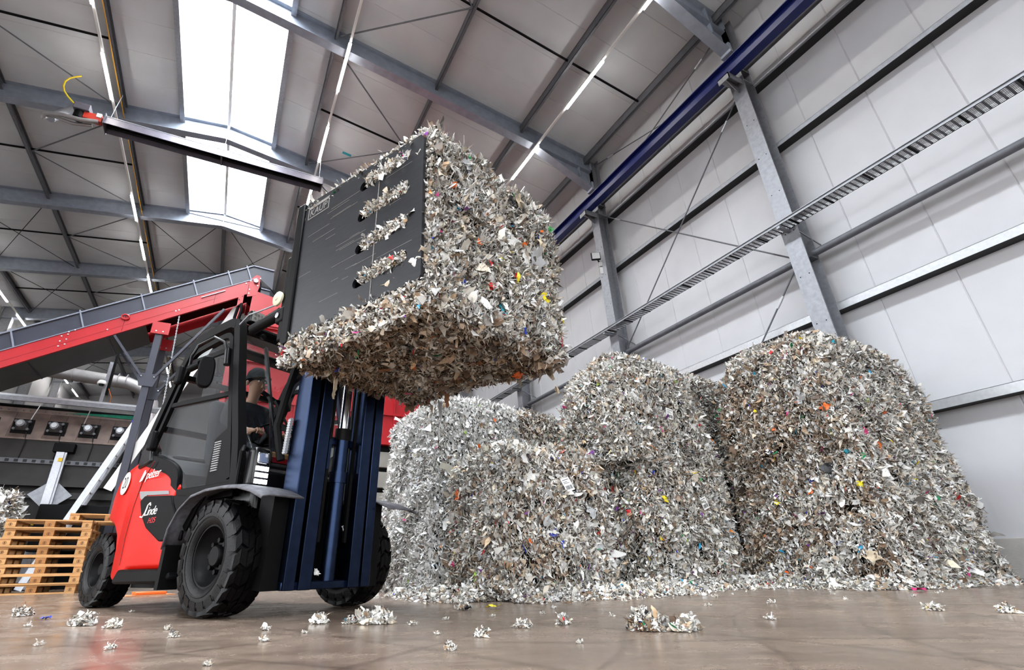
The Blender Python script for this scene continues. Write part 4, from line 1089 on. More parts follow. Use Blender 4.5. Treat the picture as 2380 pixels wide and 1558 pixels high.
# seam between counterweight and side cover
g = MB(); sp = [(-1.36,1.19),(-1.52,1.02),(-1.58,.8),(-1.6,.55),(-1.58,.34)]
g.tube([(a,-.6005,z) for a, z in sp], .005, 6); g.tube([(a,.6005,z) for a, z in sp], .005, 6); g.build('panel_seam', pm('seam_dark', (110,14,8), .6), FK)
for s in (-1, 1):
    yo = s*.596; y1 = s*.624
    g = MB(); g.prism([(-1.42,.848),(-1.345,.885),(-.84,.845),(-.80,.78),(-.70,.68),(-.56,.56),(-.56,.49),(-.91,.50),(-1.19,.615),(-1.325,.717)], sd, yo, y1); g.build('engine_cover', black_plastic, FK, bevel=.012)
    g = MB(); g.prism([(-.83,.843),(-.30,.80),(-.40,.72),(-.52,.55),(-.68,.67),(-.79,.78)], sd, yo, s*.618); g.build('side_panel', black_plastic, FK, bevel=.01)
    g = MB(); g.prism([(-1.51,.94),(-.97,.895),(-.95,.865),(-1.34,.893),(-1.42,.858),(-1.47,.88)], sd, s*.594, s*.606); g.build('grey_stripe', grey_trim, FK)
    g = MB(); g.prism([(-1.53,.21),(-1.45,.305),(-.6,.30),(-.55,.24),(-.6,.20),(-1.48,.195)], sd, s*.45, s*.66); g.build('step_sill', black_plastic, FK, bevel=.02)
MB().box(-1.72,.30,-.42,.42,.16,.62).build('frame_underside', steel_black, FK)
MB().box(-2.45,-1.85,-.34,.34,.2,.7).build('steer_axle', steel_black, FK, bevel=.03)
# lettering on the right side
def side_text(name, s, size, a, z, mat, b=-.6255, shear=0, sx=1.0, space=1.0, rot=0.0):
    me = text_mesh(name, s, size, .0006, shear, space); me.materials.append(mat)
    o = put(name, me, FK, (a,b,z)); o.rotation_euler = (PI/2, rot, 0); o.scale = (sx,1,1); return o
side_text('maker_script', 'Linde', .10, -1.155, .745, white_print, shear=.35, sx=1.15, space=.9)
g = MB(); g.tube([(-1.33,-.6255,.712),(-1.29,-.6255,.705),(-1.25,-.6255,.74),(-1.225,-.6255,.80),(-1.19,-.6255,.815),(-1.175,-.6255,.79)], .006, 6); g.build('maker_flourish', white_print, FK)
side_text('model_number', 'H35', .06, -1.10, .668, red_print, shear=.3, sx=1.3)
side_text('owner_name', 'pelzer', .11, -1.33, 1.075, white_print, b=-.602, shear=.3, sx=1.05, space=.95, rot=.0)
g = MB(); g.prism([(-1.58,1.03),(-1.55,1.03),(-1.49,1.125),(-1.515,1.125)], sd, -.6035, -.6015); g.prism([(-1.545,1.035),(-1.525,1.035),(-1.475,1.105),(-1.49,1.11)], sd, -.6035, -.6015); g.build('owner_mark', white_print, FK)
# speed disc on the rear corner
da = math.atan2(.06,.30)
disc = MB().cyl((0,0,0),(0,-.003,0),.095,32).build('speed_disc', white_print, FK); disc.location = (-1.88,-.602,1.05); disc.rotation_euler = (-.05,0,-.03); disc.scale = (.95,1,1.1)
MB().lathe([(.085,-.0035),(.089,-.0035)],(0,0,0),32,'y').build('disc_ring', grey_print, disc)
t20 = text_mesh('speed_figure', '20', .135, .0006); t20.materials.append(black_print)
o = put('speed_figure', t20, disc, (0,-.0042,0), (PI/2,0,0)); o.scale = (.8,1,1)

# ---- wheels
def wheel(name, R, hw, rim, c, outer, nl, steer=0.0):
    e = empty(name, c); e.parent = FK; e.rotation_euler = (0,0,steer)
    g = MB(); b = R-.022
    prof = [(rim,-hw*.86),(rim+.02,-hw*.98),(rim+(b-rim)*.35,-hw*1.04),(rim+(b-rim)*.7,-hw*1.02),(b-.02,-hw*.95),(b,-hw*.8),(b,hw*.8),(b-.02,hw*.95),(rim+(b-rim)*.7,hw*1.02),(rim+(b-rim)*.35,hw*1.04),(rim+.02,hw*.98),(rim,hw*.86)]
    g.lathe(prof, (0,0,0), 64, 'y', closed=True)
    # chevron tread blocks
    for s in (-1, 1):
        for k in range(nl):
            t0 = 2*PI*(k+(.5 if s > 0 else 0))/nl
            cols = [(.04,.0),(.34,.10),(.37,.10),(.70,.02),(.73,.02),(1.0,.16)]
            for ci in range(3):
                (y0,k0_),(y1,k1_) = cols[2*ci], cols[2*ci+1]
                hw2 = 2*PI/nl*.40; vs = []
                for rr in (b-.012, R):
                    for yy, kk in ((y0,k0_),(y1,k1_)):
                        r2 = rr if yy < .9 else rr-.012
                        for tt in (-hw2,hw2):
                            a = t0+tt*(1 if rr < R else .92)+kk*s*.9
                            vs.append((r2*math.cos(a), s*yy*hw*.99, r2*math.sin(a)))
                g.add(vs, [(0,1,3,2),(4,6,7,5),(0,2,6,4),(1,5,7,3),(0,4,5,1),(2,3,7,6)])
            # shoulder lug running down the sidewall
            vs = []
            for rr, yy in ((R-.012, .9),(b-.07, 1.0)):
                for tt in (-.36,.36):
                    for dy in (0,.06):
                        a = t0+tt*2*PI/nl+.16*s*.9; vs.append((rr*math.cos(a), s*hw*(yy+dy), rr*math.sin(a)))
            g.add(vs, [(0,1,3,2),(4,6,7,5),(0,4,5,1),(2,3,7,6),(0,2,6,4),(1,5,7,3)])
    ty = g.build('tyre', rubber, e, smooth=True)
    o_ = -outer
    g = MB(); f = lambda h: h*o_
    pr = [(rim+.012,f(-hw*.9)),(rim+.012,f(-hw*.84)),(rim-.012,f(-hw*.82)),(rim-.02,f(-hw*.55)),(rim-.05,f(-hw*.30)),(rim*.62,f(-hw*.12)),(rim*.5,f(-hw*.2)),(rim*.36,f(-hw*.2)),(rim*.34,f(-hw*.5)),(rim*.3,f(-hw*.56)),(.0,f(-hw*.56))]
    g.lathe(pr, (0,0,0), 40, 'y'); rm = g.build('rim', steel_black, e, smooth=True)
    if R > .33:
        for k in range(8):
            a = 2*PI*k/8; MB().cyl((math.cos(a)*rim*.5,f(-hw*.18),math.sin(a)*rim*.5),(math.cos(a)*rim*.5,f(-hw*.42),math.sin(a)*rim*.5),.017,6).build('wheel_nut', steel_black, rm)
    MB().lathe([(rim+.045,f(-hw*1.045)),(rim+.05,f(-hw*1.06)),(rim+.055,f(-hw*1.045))],(0,0,0),48,'y').build('bead_ring', rubber, ty)
    return e
wheel('front_wheel', .37, .13, .20, (0,-.565,.37), -1, 20)
wheel('front_wheel', .37, .13, .20, (0,.565,.37), 1, 20)
wheel('steer_wheel', .315, .115, .155, (-2.146,-.475,.315), -1, 18, .0)
wheel('steer_wheel', .315, .115, .155, (-2.146,.475,.315), 1, 18, .0)
# small rubber brand lettering around the near front sidewall is worn away; pale shred stuck in the tread
tw = scrap(Vector((.28,-.60,.17)), Vector((.8,-.3,-.5)), 'white', .05, FK, np.random.default_rng(3))
# ---- front mudguards
fd = pm('dusty_mudguard', (92,92,98), .6, 0, var=.35, vscale=30)
for s in (-1, 1):
    arc = [(-.60,.46),(-.57,.60),(-.47,.72),(-.32,.80),(-.12,.825),(.10,.825),(.30,.808),(.46,.77),(.60,.715)]
    vs = []
    for a, z in arc:
        for y, dz in ((.40,0),(.66,.0),(.715,-.02),(.725,-.05)): vs.append((a,s*y,z+dz*.6))
    g = MB(); fs = [(i*4+j,i*4+j+1,i*4+5+j,i*4+4+j) for i in range(len(arc)-1) for j in range(3)]
    g.add(vs, fs); o = g.build('mudguard', fd, FK, smooth=True)
    so = o.modifiers.new('thick','SOLIDIFY'); so.thickness = .012
    MB().box(-.63,-.58,s*.56 if s > 0 else -.70,s*.70 if s > 0 else -.56,.16,.46).build('mud_flap', black_plastic, FK)

# ---- cab
CP = [(-1.70,1.30),(-1.58,1.54),(-1.30,2.02),(-1.16,2.22),(-1.06,2.28),(-.95,2.30),(-.52,2.30),(-.40,2.27),(-.345,2.20),(-.20,1.62),(-.06,1.15),(.0,.82)]
DP = [(.0,.82),(-.85,.84),(-.93,.90),(-.97,1.02),(-1.10,1.10),(-1.35,1.17),(-1.60,1.24),(-1.70,1.30)]
def smooth2(pts, n=4):
    out = []
    for i in range(len(pts)-1):
        p0 = pts[max(i-1,0)]; p1 = pts[i]; p2 = pts[i+1]; p3 = pts[min(i+2,len(pts)-1)]
        for k in range(n):
            t = k/n
            out.append(tuple(.5*(2*p1[c]+(p2[c]-p0[c])*t+(2*p0[c]-5*p1[c]+4*p2[c]-p3[c])*t*t+(3*p1[c]-p0[c]-3*p2[c]+p3[c])*t**3) for c in (0,1)))
    return out+[pts[-1]]
def flatbar(g, pts, y, w, d):
    # mitred band of width w following the points, thickness d across y
    k = len(pts); vs = []
    for i in range(k):
        a_ = Vector(pts[max(i-1,0)]); b_ = Vector(pts[min(i+1,k-1)]); t = (b_-a_).normalized(); nn = Vector((-t.y,t.x))
        c_ = Vector(pts[i])
        for yy in (y-d/2, y+d/2):
            for sg in (-1,1): q = c_+nn*sg*w/2; vs.append((q.x,yy,q.y))
    fs = []
    for i in range(k-1):
        o = i*4; fs += [(o,o+1,o+5,o+4),(o+2,o+6,o+7,o+3),(o,o+4,o+6,o+2),(o+1,o+3,o+7,o+5)]
    fs += [(0,2,3,1),((k-1)*4,(k-1)*4+1,(k-1)*4+3,(k-1)*4+2)]
    g.add(vs, fs)
for s in (-1, 1):
    y = s*.555
    g = MB(); flatbar(g, smooth2(CP), y, .085, .07); g.build('cab_frame', black_plastic, FK, bevel=.012)
    g = MB(); flatbar(g, smooth2(DP), y-s*.005, .11, .06); g.build('door_sill', black_plastic, FK, bevel=.01)
    # door leaf
    dl = [(-1.55,1.34),(-1.22,1.95),(-1.06,2.17),(-.50,2.17),(-.42,2.12),(-.16,1.2),(-.08,.90),(-.84,.90)]
    g = MB(); flatbar(g, smooth2([(-1.56,1.31),(-1.39,1.62),(-1.22,1.93),(-1.14,2.08),(-1.05,2.17),(-.80,2.19),(-.52,2.19),(-.43,2.14),(-.40,2.05),(-.27,1.58),(-.14,1.10),(-.09,.90)]), y+s*.012, .05, .035); g.build('door_frame', black_plastic, FK, bevel=.008)
    g = MB(); flatbar(g, [(-1.36,1.71),(-.27,1.60)], y+s*.012, .045, .03); g.build('belt_rail', black_plastic, FK, bevel=.006)
    g = MB(); flatbar(g, [(-1.15,2.09),(-.45,2.04)], y+s*.01, .05, .025); g.build('upper_rail', black_plastic, FK, bevel=.006)
    g = MB(); g.prism([(-.41,1.24),(-.24,1.31),(-.165,1.28),(-.06,.87),(-.43,.87)], sd, y-.006, y+.018*s); dp = g.build('door_panel', black_plastic, FK, bevel=.008)
    for k in range(13):
        z = .985+k*.0185; MB().bar((-.375+(z-.985)*-.03,y+s*.02,z),(-.285-(z-.985)*.03,y+s*.02,z),.012,.009).build('vent_slat', grey_trim, dp)
    g = MB(); pl = [(-1.5,1.36),(-1.33,1.68),(-.29,1.58),(-.2,1.28),(-.42,1.24),(-.44,.89),(-.82,.9),(-.93,1.06),(-1.15,1.17),(-1.4,1.25)]; g.add([sd(u,v,y-.002) for u, v in pl], [tuple(range(len(pl)))]); g.build('lower_glass', cab_glass, FK)
    g = MB(); pl = [(-.80,1.66),(-.30,1.615),(-.43,2.02),(-.78,2.05)]; g.add([sd(u,v,y-.012) for u, v in pl], [tuple(range(len(pl)))]); g.build('sliding_glass', cab_glass, FK)
    g = MB(); pl = [(-1.12,2.11),(-.47,2.06),(-.50,2.16),(-1.07,2.165)]; g.add([sd(u,v,y-.002) for u, v in pl], [tuple(range(len(pl)))]); g.build('top_glass', cab_glass, FK)
    g = MB(); g.prism([(-1.72,1.16),(-1.46,1.20),(-1.50,1.33),(-1.62,1.42),(-1.70,1.32)], sd, s*.50, s*.60); g.build('pillar_foot', black_gloss, FK, bevel=.02)
    for a, z in ((-1.26,1.99),(-1.52,1.40)): MB().box(a-.05,a+.05,min(y,y+s*.07),max(y,y+s*.07),z-.09,z+.09).build('hinge_cover', black_plastic, FK, bevel=.02)
# roof, front frame, windscreen
g = MB(); g.box(-1.05,-.88,-.56,.56,2.26,2.31); g.box(-.50,-.40,-.56,.56,2.24,2.30); g.box(-1.05,-.42,-.56,-.46,2.26,2.305); g.box(-1.05,-.42,.46,.56,2.26,2.305); g.build('roof_frame', black_plastic, FK, bevel=.015)
g = MB(); g.add([(-.9,-.47,2.28),(-.48,-.47,2.28),(-.48,.47,2.28),(-.9,.47,2.28)],[(0,1,2,3)]); g.build('roof_glass', cab_glass, FK)
g = MB(); g.box(-.62,-.46,-.42,.42,2.235,2.25); g.build('sun_blind', pm('grey_blind', (126,120,124), .7), FK)
g = MB(); g.tube([(-.42,-.53,2.27),(-.40,-.40,2.285),(-.40,0,2.29),(-.40,.40,2.285),(-.42,.53,2.27)], .03, 8); g.build('roof_front_bar', black_plastic, FK, smooth=True)
g = MB()
for s in (-1, 1): g.tube([(-.385,s*.50,2.2),(-.25,s*.51,1.7),(-.09,s*.51,1.2),(-.03,s*.48,1.02),(.0,s*.40,.97)], .022, 8)
g.tube([(.0,-.40,.97),(.02,0,.955),(.0,.40,.97)], .022, 8); g.build('windscreen_seal', pm('seal_blue_black', (34,36,56), .35), FK, smooth=True)
g = MB(); g.add([(-.39,-.5,2.2),(-.39,.5,2.2),(-.03,.48,1.0),(-.03,-.48,1.0)], [(0,1,2,3)]); g.build('windscreen', cab_glass, FK)
MB().box(-.10,.22,-.54,.54,.62,.96).build('front_cowl', black_gloss, FK, bevel=.05, seg=3)
MB().box(-.45,-.02,-.45,.45,.95,1.05).build('dashboard', black_plastic, FK, bevel=.03)
MB().box(-1.5,-.1,-.5,.5,.62,.70).build('cab_floor', black_plastic, FK)
g = MB(); g.prism([(-1.55,1.30),(-1.3,1.235),(-1.1,1.17),(-.97,1.10),(-.84,1.02),(-.78,.90),(-.45,.90),(-.45,.78),(-1.55,.78)], sd, -.55, .55); g.build('interior_panel', black_plastic, FK)
MB().box(-1.70,-1.2,-.5,.5,1.0,1.25).build('engine_hood', black_plastic, FK, bevel=.04)
g = MB(); g.bar((-1.62,-.5,1.55),(-1.62,.5,1.55),.05,.05); g.bar((-1.32,-.53,2.0),(-1.32,.53,2.0),.05,.05); g.build('rear_cross_bar', black_plastic, FK)
# wiper
g = MB(); g.bar((-.37,-.28,2.13),(-.10,-.27,1.35),.02,.03); g.bar((-.15,-.27,1.48),(-.02,-.30,1.05),.018,.025); g.bar((-.19,-.3,1.62),(-.03,-.02,1.1),.014,.02); g.bar((-.19,-.23,1.60),(-.03,.04,1.1),.014,.02); g.bar((-.22,-.34,1.66),(-.2,-.22,1.6),.03,.03); g.build('wiper', black_gloss, FK)
# seat, steering wheel, red floor mat edge and wooden strip
g = MB(); g.box(-1.22,-.72,-.24,.24,1.05,1.2); g.build('seat_cushion', pm('seat_fabric', (52,54,58), .8), FK, bevel=.05, seg=3)
g = MB(); g.prism([(-1.26,1.15),(-1.12,1.15),(-1.26,1.85),(-1.36,1.85)], sd, -.23, .23); g.build('seat_back', pm('seat_fabric', (52,54,58), .8), FK, bevel=.05, seg=3)
g = MB(); g.lathe([(.165,-.012),(.177,0),(.165,.012),(.153,0)],(0,0,0),28,'z',closed=True); g.box(-.16,.16,-.02,.02,-.012,.004); sw = g.build('steering_wheel', black_plastic, FK, smooth=True); sw.location = (-.52,-.02,1.40); sw.rotation_euler = (0,-.45,0)
MB().cyl((-.50,-.02,1.39),(-.32,-.02,1.03),.035,10).build('steering_column', black_plastic, FK, smooth=True)
MB().box(-.12,-.06,-.35,.1,1.06,1.10).build('red_shelf', red_mach, FK); MB().box(-.13,-.07,-.35,.12,1.10,1.145).build('wooden_strip', wood, FK)
MB().box(-.6,-.3,.2,.42,1.25,1.5).build('side_console', pm('console_grey', (96,98,102), .6), FK, bevel=.04)
# grab handle and headlights
for s in (-1, 1):
    g = MB(); g.tube([(.04,s*.52,1.09),(.10,s*.60,1.10),(.13,s*.63,1.06),(.11,s*.62,.82),(.06,s*.56,.79)], .016, 8); g.build('grab_handle', black_plastic, FK, smooth=True)
    hl_ = MB().box(.12,.24,s*.52-.075,s*.52+.075,.80,1.09).build('headlight_housing', black_gloss, FK, bevel=.035, seg=3)
    MB().box(.225,.246,s*.52-.045,s*.52+.045,.97,1.05).build('headlight_reflector', chrome, hl_, bevel=.008)
    for r_ in range(3):
        for c_ in range(3): MB().box(.238,.25,s*.52-.05+c_*.035,s*.52-.05+c_*.035+.027,.83+r_*.045,.83+r_*.045+.03).build('led_lens', headlight_m, hl_)
# work light with loop guard on the roof corner
g = MB(); g.box(-.40,-.31,-.50,-.37,2.30,2.42); wl = g.build('work_light', black_gloss, FK, bevel=.015)
MB().box(-.312,-.305,-.49,-.38,2.31,2.41).build('light_lens', pm('light_lens', (150,150,146), .2, .3), wl)
for k in range(6): MB().cyl((-.306,-.465+(k%3)*.03,2.34+(k//3)*.04),(-.302,-.465+(k%3)*.03,2.34+(k//3)*.04),.012,10).build('led_lens', chrome, wl)
MB().box(-.40,-.33,-.46,-.40,2.22,2.30).build('light_bracket', steel_black, FK, bevel=.01)
g = MB(); g.tube([(-.44,-.56,2.27),(-.47,-.57,2.36),(-.44,-.57,2.46),(-.39,-.57,2.47),(-.37,-.57,2.40),(-.40,-.57,2.30)], .014, 8, True); g.build('loop_guard', black_plastic, FK, smooth=True)
MB().cyl((-.33,-.36,2.2),(-.29,-.36,2.19),.022,12).build('camera_button', black_gloss, FK)
# mirror on a bent arm
g = MB(); g.tube([(-.40,-.60,1.96),(-.42,-.64,2.08),(-.48,-.70,2.12),(-.66,-.74,2.08),(-.70,-.76,1.98),(-.67,-.77,1.86)], .013, 8); mi = g.build('mirror_arm', black_gloss, FK, smooth=True)
MB().cyl((-.385,-.60,1.87),(-.41,-.60,2.02),.028,12).build('arm_clamp', black_gloss, mi, smooth=True)
MB().cyl((-.69,-.76,1.86),(-.55,-.74,1.88),.03,12).build('mirror_joint', black_plastic, FK, smooth=True)
g = MB(); ov = [(math.cos(t)*.075*(abs(math.cos(t))**-.3 if abs(math.cos(t)) > .1 else 1), math.sin(t)*.145*(abs(math.sin(t))**-.3 if abs(math.sin(t)) > .1 else 1)) for t in np.linspace(0,2*PI,25)[:-1]]
g.prism([(u,v) for u, v in ov], lambda u,v,d: (d,u,v), -.03, .03); mr_ = g.build('mirror', black_plastic, FK, bevel=.015, seg=3); mr_.location = (-.47,-.72,1.79); mr_.rotation_euler = (0,.06,-.35); mr_.scale = (1,.85,.95)
g = MB(); g.prism([(u*.85,v*.9) for u, v in ov], lambda u,v,d: (d,u,v), -.034, -.031); g.build('mirror_glass', mirror_glass, mr_)

# ---- mast (leaning slightly forward) and clamp
MT = Matrix.Translation((.47,0,.15)) @ Matrix.Rotation(math.radians(3.0),4,'Y')
def mpart(mb, name, mat, parent=FK, **kw):
    o = mb.build(name, mat, parent, **kw)
    if parent is FK: o.matrix_basis = MT
    return o
for s in (-1, 1):
    c = -.02
    y0, y1 = sorted((c+s*.288, c+s*.375)); g = MB(); g.box(-.17,0,y0,y1,0,2.15); mpart(g, 'outer_mast_rail', mast_blue, bevel=.006)
    y0, y1 = sorted((c+s*.162, c+s*.262)); g = MB(); g.box(-.14,.006,y0,y1,.0,2.75); mpart(g, 'inner_mast_rail', mast_blue, bevel=.006)
    y0, y1 = sorted((c+s*.263, c+s*.287)); g = MB(); g.box(-.16,-.05,y0,y1,.0,2.1); mpart(g, 'rail_gap', steel_black)
    y0, y1 = sorted((c+s*.38, c+s*.50)); g = MB(); g.box(-.22,-.06,y0,y1,.0,.62); mpart(g, 'mast_side_bracket', steel_black)
    g = MB(); g.box(-.05,-.03,c+s*.12-.012,c+s*.12+.012,.3,2.6); mpart(g, 'lift_chain', steel_black)
    g = MB(); g.box(-.012,.004,c+s*.165-.02*s-.012,c+s*.165-.02*s+.012,.80,1.02); mpart(g, 'rail_stop', mast_blue)
g = MB(); g.box(-.16,-.02,-.40,.36,.0,.05); g.box(-.15,-.06,-.36,.32,2.05,2.13); g.box(-.15,-.08,-.36,.32,1.0,1.06); mpart(g, 'mast_cross_member', mast_blue, bevel=.005)
g = MB(); g.cyl((-.07,-.0,.05),(-.07,-.0,1.04),.056,24); g.cyl((-.07,0,.72),(-.07,0,.80),.066,24); mpart(g, 'lift_cylinder', mast_blue, smooth=True)
g = MB(); g.cyl((-.07,0,1.04),(-.07,0,1.13),.06,24); mpart(g, 'cylinder_head', steel_black, smooth=True)
g = MB(); g.cyl((-.07,0,1.13),(-.07,0,2.2),.038,20); mpart(g, 'cylinder_rod', chrome, smooth=True)
for yy in (-.1,.1): 
    g = MB(); g.cyl((-.1,yy,.6),(-.1,yy,2.5),.012,8); mpart(g, 'hydraulic_hose', black_gloss, smooth=True)
MB().box(.398,.402,-.17,-.13,.42,.54).build('type_label', lab_white, FK)
g = MB(); g.tube([(.3,-.42,1.0),(.26,-.46,1.25),(.3,-.44,1.5),(.36,-.42,1.75)], .03, 8); g.build('hose_sleeve', black_plastic, FK, smooth=True)
for k in range(14): MB().cyl((.33+.002*k,-.425,1.05+k*.018),(.36+.002*k,-.425,1.055+k*.018),.014,8).build('chain_roller', zinc_bright, FK)
o = put('caught_film', scrap_mesh('white',2), FK, (.44,-.12,.26), (.6,.9,.3), .08); o.scale = (.06,.06,.10)
o = put('caught_film', scrap_mesh('grey',3), FK, (.44,.10,.55), (.3,1.2,.2), .06)
# carriage and clamp arms
MB().box(.50,.565,-.62,.62,1.85,1.98).build('carriage_bar', steel_black, FK); MB().box(.50,.565,-.62,.62,2.62,2.75).build('carriage_bar', steel_black, FK)
for y in (-.3,.3): MB().box(.48,.55,y-.05,y+.05,1.8,2.8).build('carriage_upright', steel_black, FK)

def slot_outline(a0, a1, z, r, n=8):
    pts = [(a1-r+r*math.cos(t), z+r*math.sin(t)) for t in np.linspace(-PI/2, PI/2, n)]
    pts += [(a0+r+r*math.cos(t), z-.03+r*math.sin(t)) for t in np.linspace(PI/2, 3*PI/2, n)]
    return pts
def holed_plate(name, outline, holes, y0, y1, mat, parent):
    bm = bmesh.new(); es = []
    for loop in [outline]+holes:
        vv = [bm.verts.new((u,y0,v)) for u, v in loop]
        for i in range(len(vv)): es.append(bm.edges.new((vv[i],vv[(i+1)%len(vv)])))
    bmesh.ops.triangle_fill(bm, edges=es, use_beauty=True, use_dissolve=False)
    r = bmesh.ops.extrude_face_region(bm, geom=bm.faces[:])
    for v in [x for x in r['geom'] if isinstance(x, bmesh.types.BMVert)]: v.co.y = y1
    bmesh.ops.recalc_face_normals(bm, faces=bm.faces)
    me = bpy.data.meshes.new(name); bm.to_mesh(me); bm.free(); me.materials.append(mat)
    return put(name, me, parent)
OUT = [(.575,1.735),(1.865,1.775),(1.885,1.80),(1.895,2.86),(1.875,2.895),(.62,2.94),(.585,2.91)]
HOL = [slot_outline(1.295,1.775,z,.04) for z in (2.785,2.515,2.25,1.985)]
for y0, y1, nm in ((-.715,-.69,'near'),(.72,.745,'far')):
    cp_ = holed_plate('clamp_plate', OUT, HOL, y0, y1, plate_black, FK)
    cp_['label'] = 'black clamp plate with four long slots' 
g = MB(); g.box(.57,.66,-.735,-.70,1.72,2.95); g.build('plate_stiffener', steel_black, FK, bevel=.01)
g = MB(); g.box(.50,.58,-.72,-.62,1.78,2.5); g.build('clamp_arm', steel_black, FK, bevel=.015)
g = MB(); g.box(.50,.58,.65,.74,1.78,2.5); g.build('clamp_arm', steel_black, FK, bevel=.015)
g = MB(); g.tube([(1.47,-.7165,1.78),(1.50,-.7165,2.90)], .004, 5); g.build('plate_weld', grey_print, FK)
g = MB(); rr_ = random.Random(2)
for k in range(26):
    a = rr_.uniform(.65,1.6); z = rr_.uniform(1.82,2.75); l = rr_.uniform(.06,.32)
    g.bar((a,-.7156,z),(min(a+l,1.86),-.7156,z+l*.02),.0008,.0022)
g.build('scratch', grey_print, FK)
# worn maker plate on the clamp: framed letters
g = MB(); g.box(.70,.95,-.7165,-.7152,2.862,2.888); g.box(.70,.95,-.7165,-.7152,2.768,2.776); g.box(.70,.708,-.7165,-.7152,2.77,2.88); g.box(.942,.95,-.7165,-.7152,2.77,2.88); g.build('maker_frame', grey_print, FK)
side_text('maker_name', 'KAUP', .092, .822, 2.818, grey_print, b=-.7162, shear=.12, sx=.88)
MB().lathe([(.014,0),(.03,0)],(.635,-.7158,2.80),20,'y').build('maker_mark', grey_print, FK)
# clamp cylinder, pin and roller beside the plate
MB().cyl((.52,-.69,2.03),(-.02,-.62,2.08),.04,16).build('clamp_cylinder', steel_black, FK, smooth=True)
MB().cyl((.40,-.66,2.10),(-.10,-.60,2.13),.02,10).build('clamp_rod', black_gloss, FK, smooth=True)
MB().box(.46,.57,-.73,-.64,1.93,2.06).build('pin_block', steel_black, FK, bevel=.02)
MB().cyl((.50,-.735,1.99),(.50,-.74,1.99),.022,12).build('pin', chrome, FK)
MB().lathe([(.0,-.02),(.018,-.02),(.02,-.012),(.045,-.014),(.058,-.006),(.058,.01),(.0,.012)],(.475,-.735,2.14),24,'y').build('guide_roller', nylon, FK, smooth=True)
g = MB(); g.tube([(-.25,-.62,2.20),(-.1,-.63,2.24),(.1,-.66,2.19),(.35,-.68,2.15)], .007, 6); g.build('hose_line', galv, FK, smooth=True)

# ---- lifted bale between the plates (a thing of its own)
random.seed(3)
def hero_shear(p):
    t = (p[:,1]+.69)/1.38
    p = p.copy(); front = np.clip((p[:,0]+.1)/.7, 0, 1)
    p[:,0] += front*(.22*t)            # far front corner stands further out
    return p
HB = Bale((1.36,1.345,1.40), 61, rnd=.10, bulge=.0, taper=.0, shear=hero_shear, lump=.035, fine=.028)
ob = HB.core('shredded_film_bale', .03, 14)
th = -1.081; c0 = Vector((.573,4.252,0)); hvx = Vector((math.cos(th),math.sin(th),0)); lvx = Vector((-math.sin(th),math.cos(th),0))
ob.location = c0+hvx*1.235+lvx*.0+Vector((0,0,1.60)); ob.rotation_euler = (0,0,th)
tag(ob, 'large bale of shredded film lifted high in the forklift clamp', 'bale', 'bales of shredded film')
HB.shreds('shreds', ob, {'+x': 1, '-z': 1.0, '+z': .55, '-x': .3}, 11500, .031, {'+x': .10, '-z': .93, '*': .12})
# fringe squeezed out below the near plate and on top, and bulging through the slots
rg = np.random.default_rng(9); Vs, Cs = [], []
def fringe(n, a0, a1, z0, z1, y, brown, size, out=.05):
    P = np.stack([rg.uniform(a0,a1,n)-1.235, np.full(n,y)-rg.uniform(0,out,n), rg.uniform(z0,z1,n)-1.60],1)
    N = unit(np.stack([rg.normal(0,.5,n), -np.ones(n), rg.normal(0,.5,n)],1)); L = size*np.exp(rg.normal(0,.4,n))
    Vs.append(strips_geo(rg, P, N, L, L*rg.uniform(.2,.6,n), rg.uniform(-.2,.9,n), rg.normal(0,.8,n), 3)); Cs.append(colours(rg, n, brown))
fringe(6500, .56, 1.9, 1.57, 1.77, -.64, .3, .031, .08)
fringe(2400, .62, 1.9, 2.84, 2.96, -.64, .1, .027, .06)
for z in (2.785,2.515,2.25,1.985): fringe(900, 1.36, 1.76, z-.036, z+.034, -.675, .1, .028, .05)
for z in (2.785,2.515,2.25,1.985): fringe(150, 1.36, 1.75, z-.03, z-.0, -.70, .1, .024, .015)
fringe(1600, 1.86, 1.93, 1.62, 2.92, -.62, .1, .028, .06)
me = mesh_from_strips('fringe', Vs, Cs, shred_m); o = put('fringe', me, ob); o['kind'] = 'stuff'
# hanging tatters below
for a, b_, l, colr in ((.75,-.35,.26,'cream'),(1.15,.45,.2,'brown'),(1.0,.55,.24,'grey'),(.85,.62,.15,'cream'),(1.9,.9,.12,'cream')):
    o = put('hanging_tatter', scrap_mesh(colr,2), ob, (a-1.235,b_,-.02-l*.4), (1.5,.2,b_*3), (.07,.07,l)); o.scale = (l*.35,l,.08)
HB.scraps(ob, [('+x',.15,.62,'black',.16),('+x',.62,-.32,'yellow',.10),('+x',.5,-.30,'white',.13),('+x',-.62,-.05,'cream',.09),('+x',.1,.1,'white',.16),('+x',.35,.05,'white',.15),('+x',.45,.3,'cream',.14),
    ('+x',.62,.35,'cream',.12),('+x',-.2,-.45,'white',.15),('+x',.0,-.55,'white',.12),('+x',-.5,.3,'white',.13),('+x',-.75,.55,'white',.1),('+x',-.4,-.1,'orange',.05),('+x',-.3,-.3,'red',.05),('+x',.1,-.28,'red',.06),
    ('+x',.85,-.75,'red',.1),('+x',.9,-.5,'yellow',.07),('+x',-.1,-.72,'teal',.09),('+x',.2,-.85,'blue',.06),('+x',-.6,-.62,'blue',.05),('+x',.75,.6,'green',.06),('+x',-.55,.75,'grey',.12),('+x',.3,.75,'cream',.12),('+x',.55,.1,'grey',.2),
    ('-z',.3,-.55,'grey',.14),('-z',-.2,-.3,'brown',.12),('-z',.5,.2,'brown',.13),('-z',-.5,.4,'pink',.06),('-z',-.6,-.6,'blue',.06),('-z',.1,.5,'brown',.12),('-z',.75,-.75,'white',.1),('-z',.6,.75,'orange',.12)])
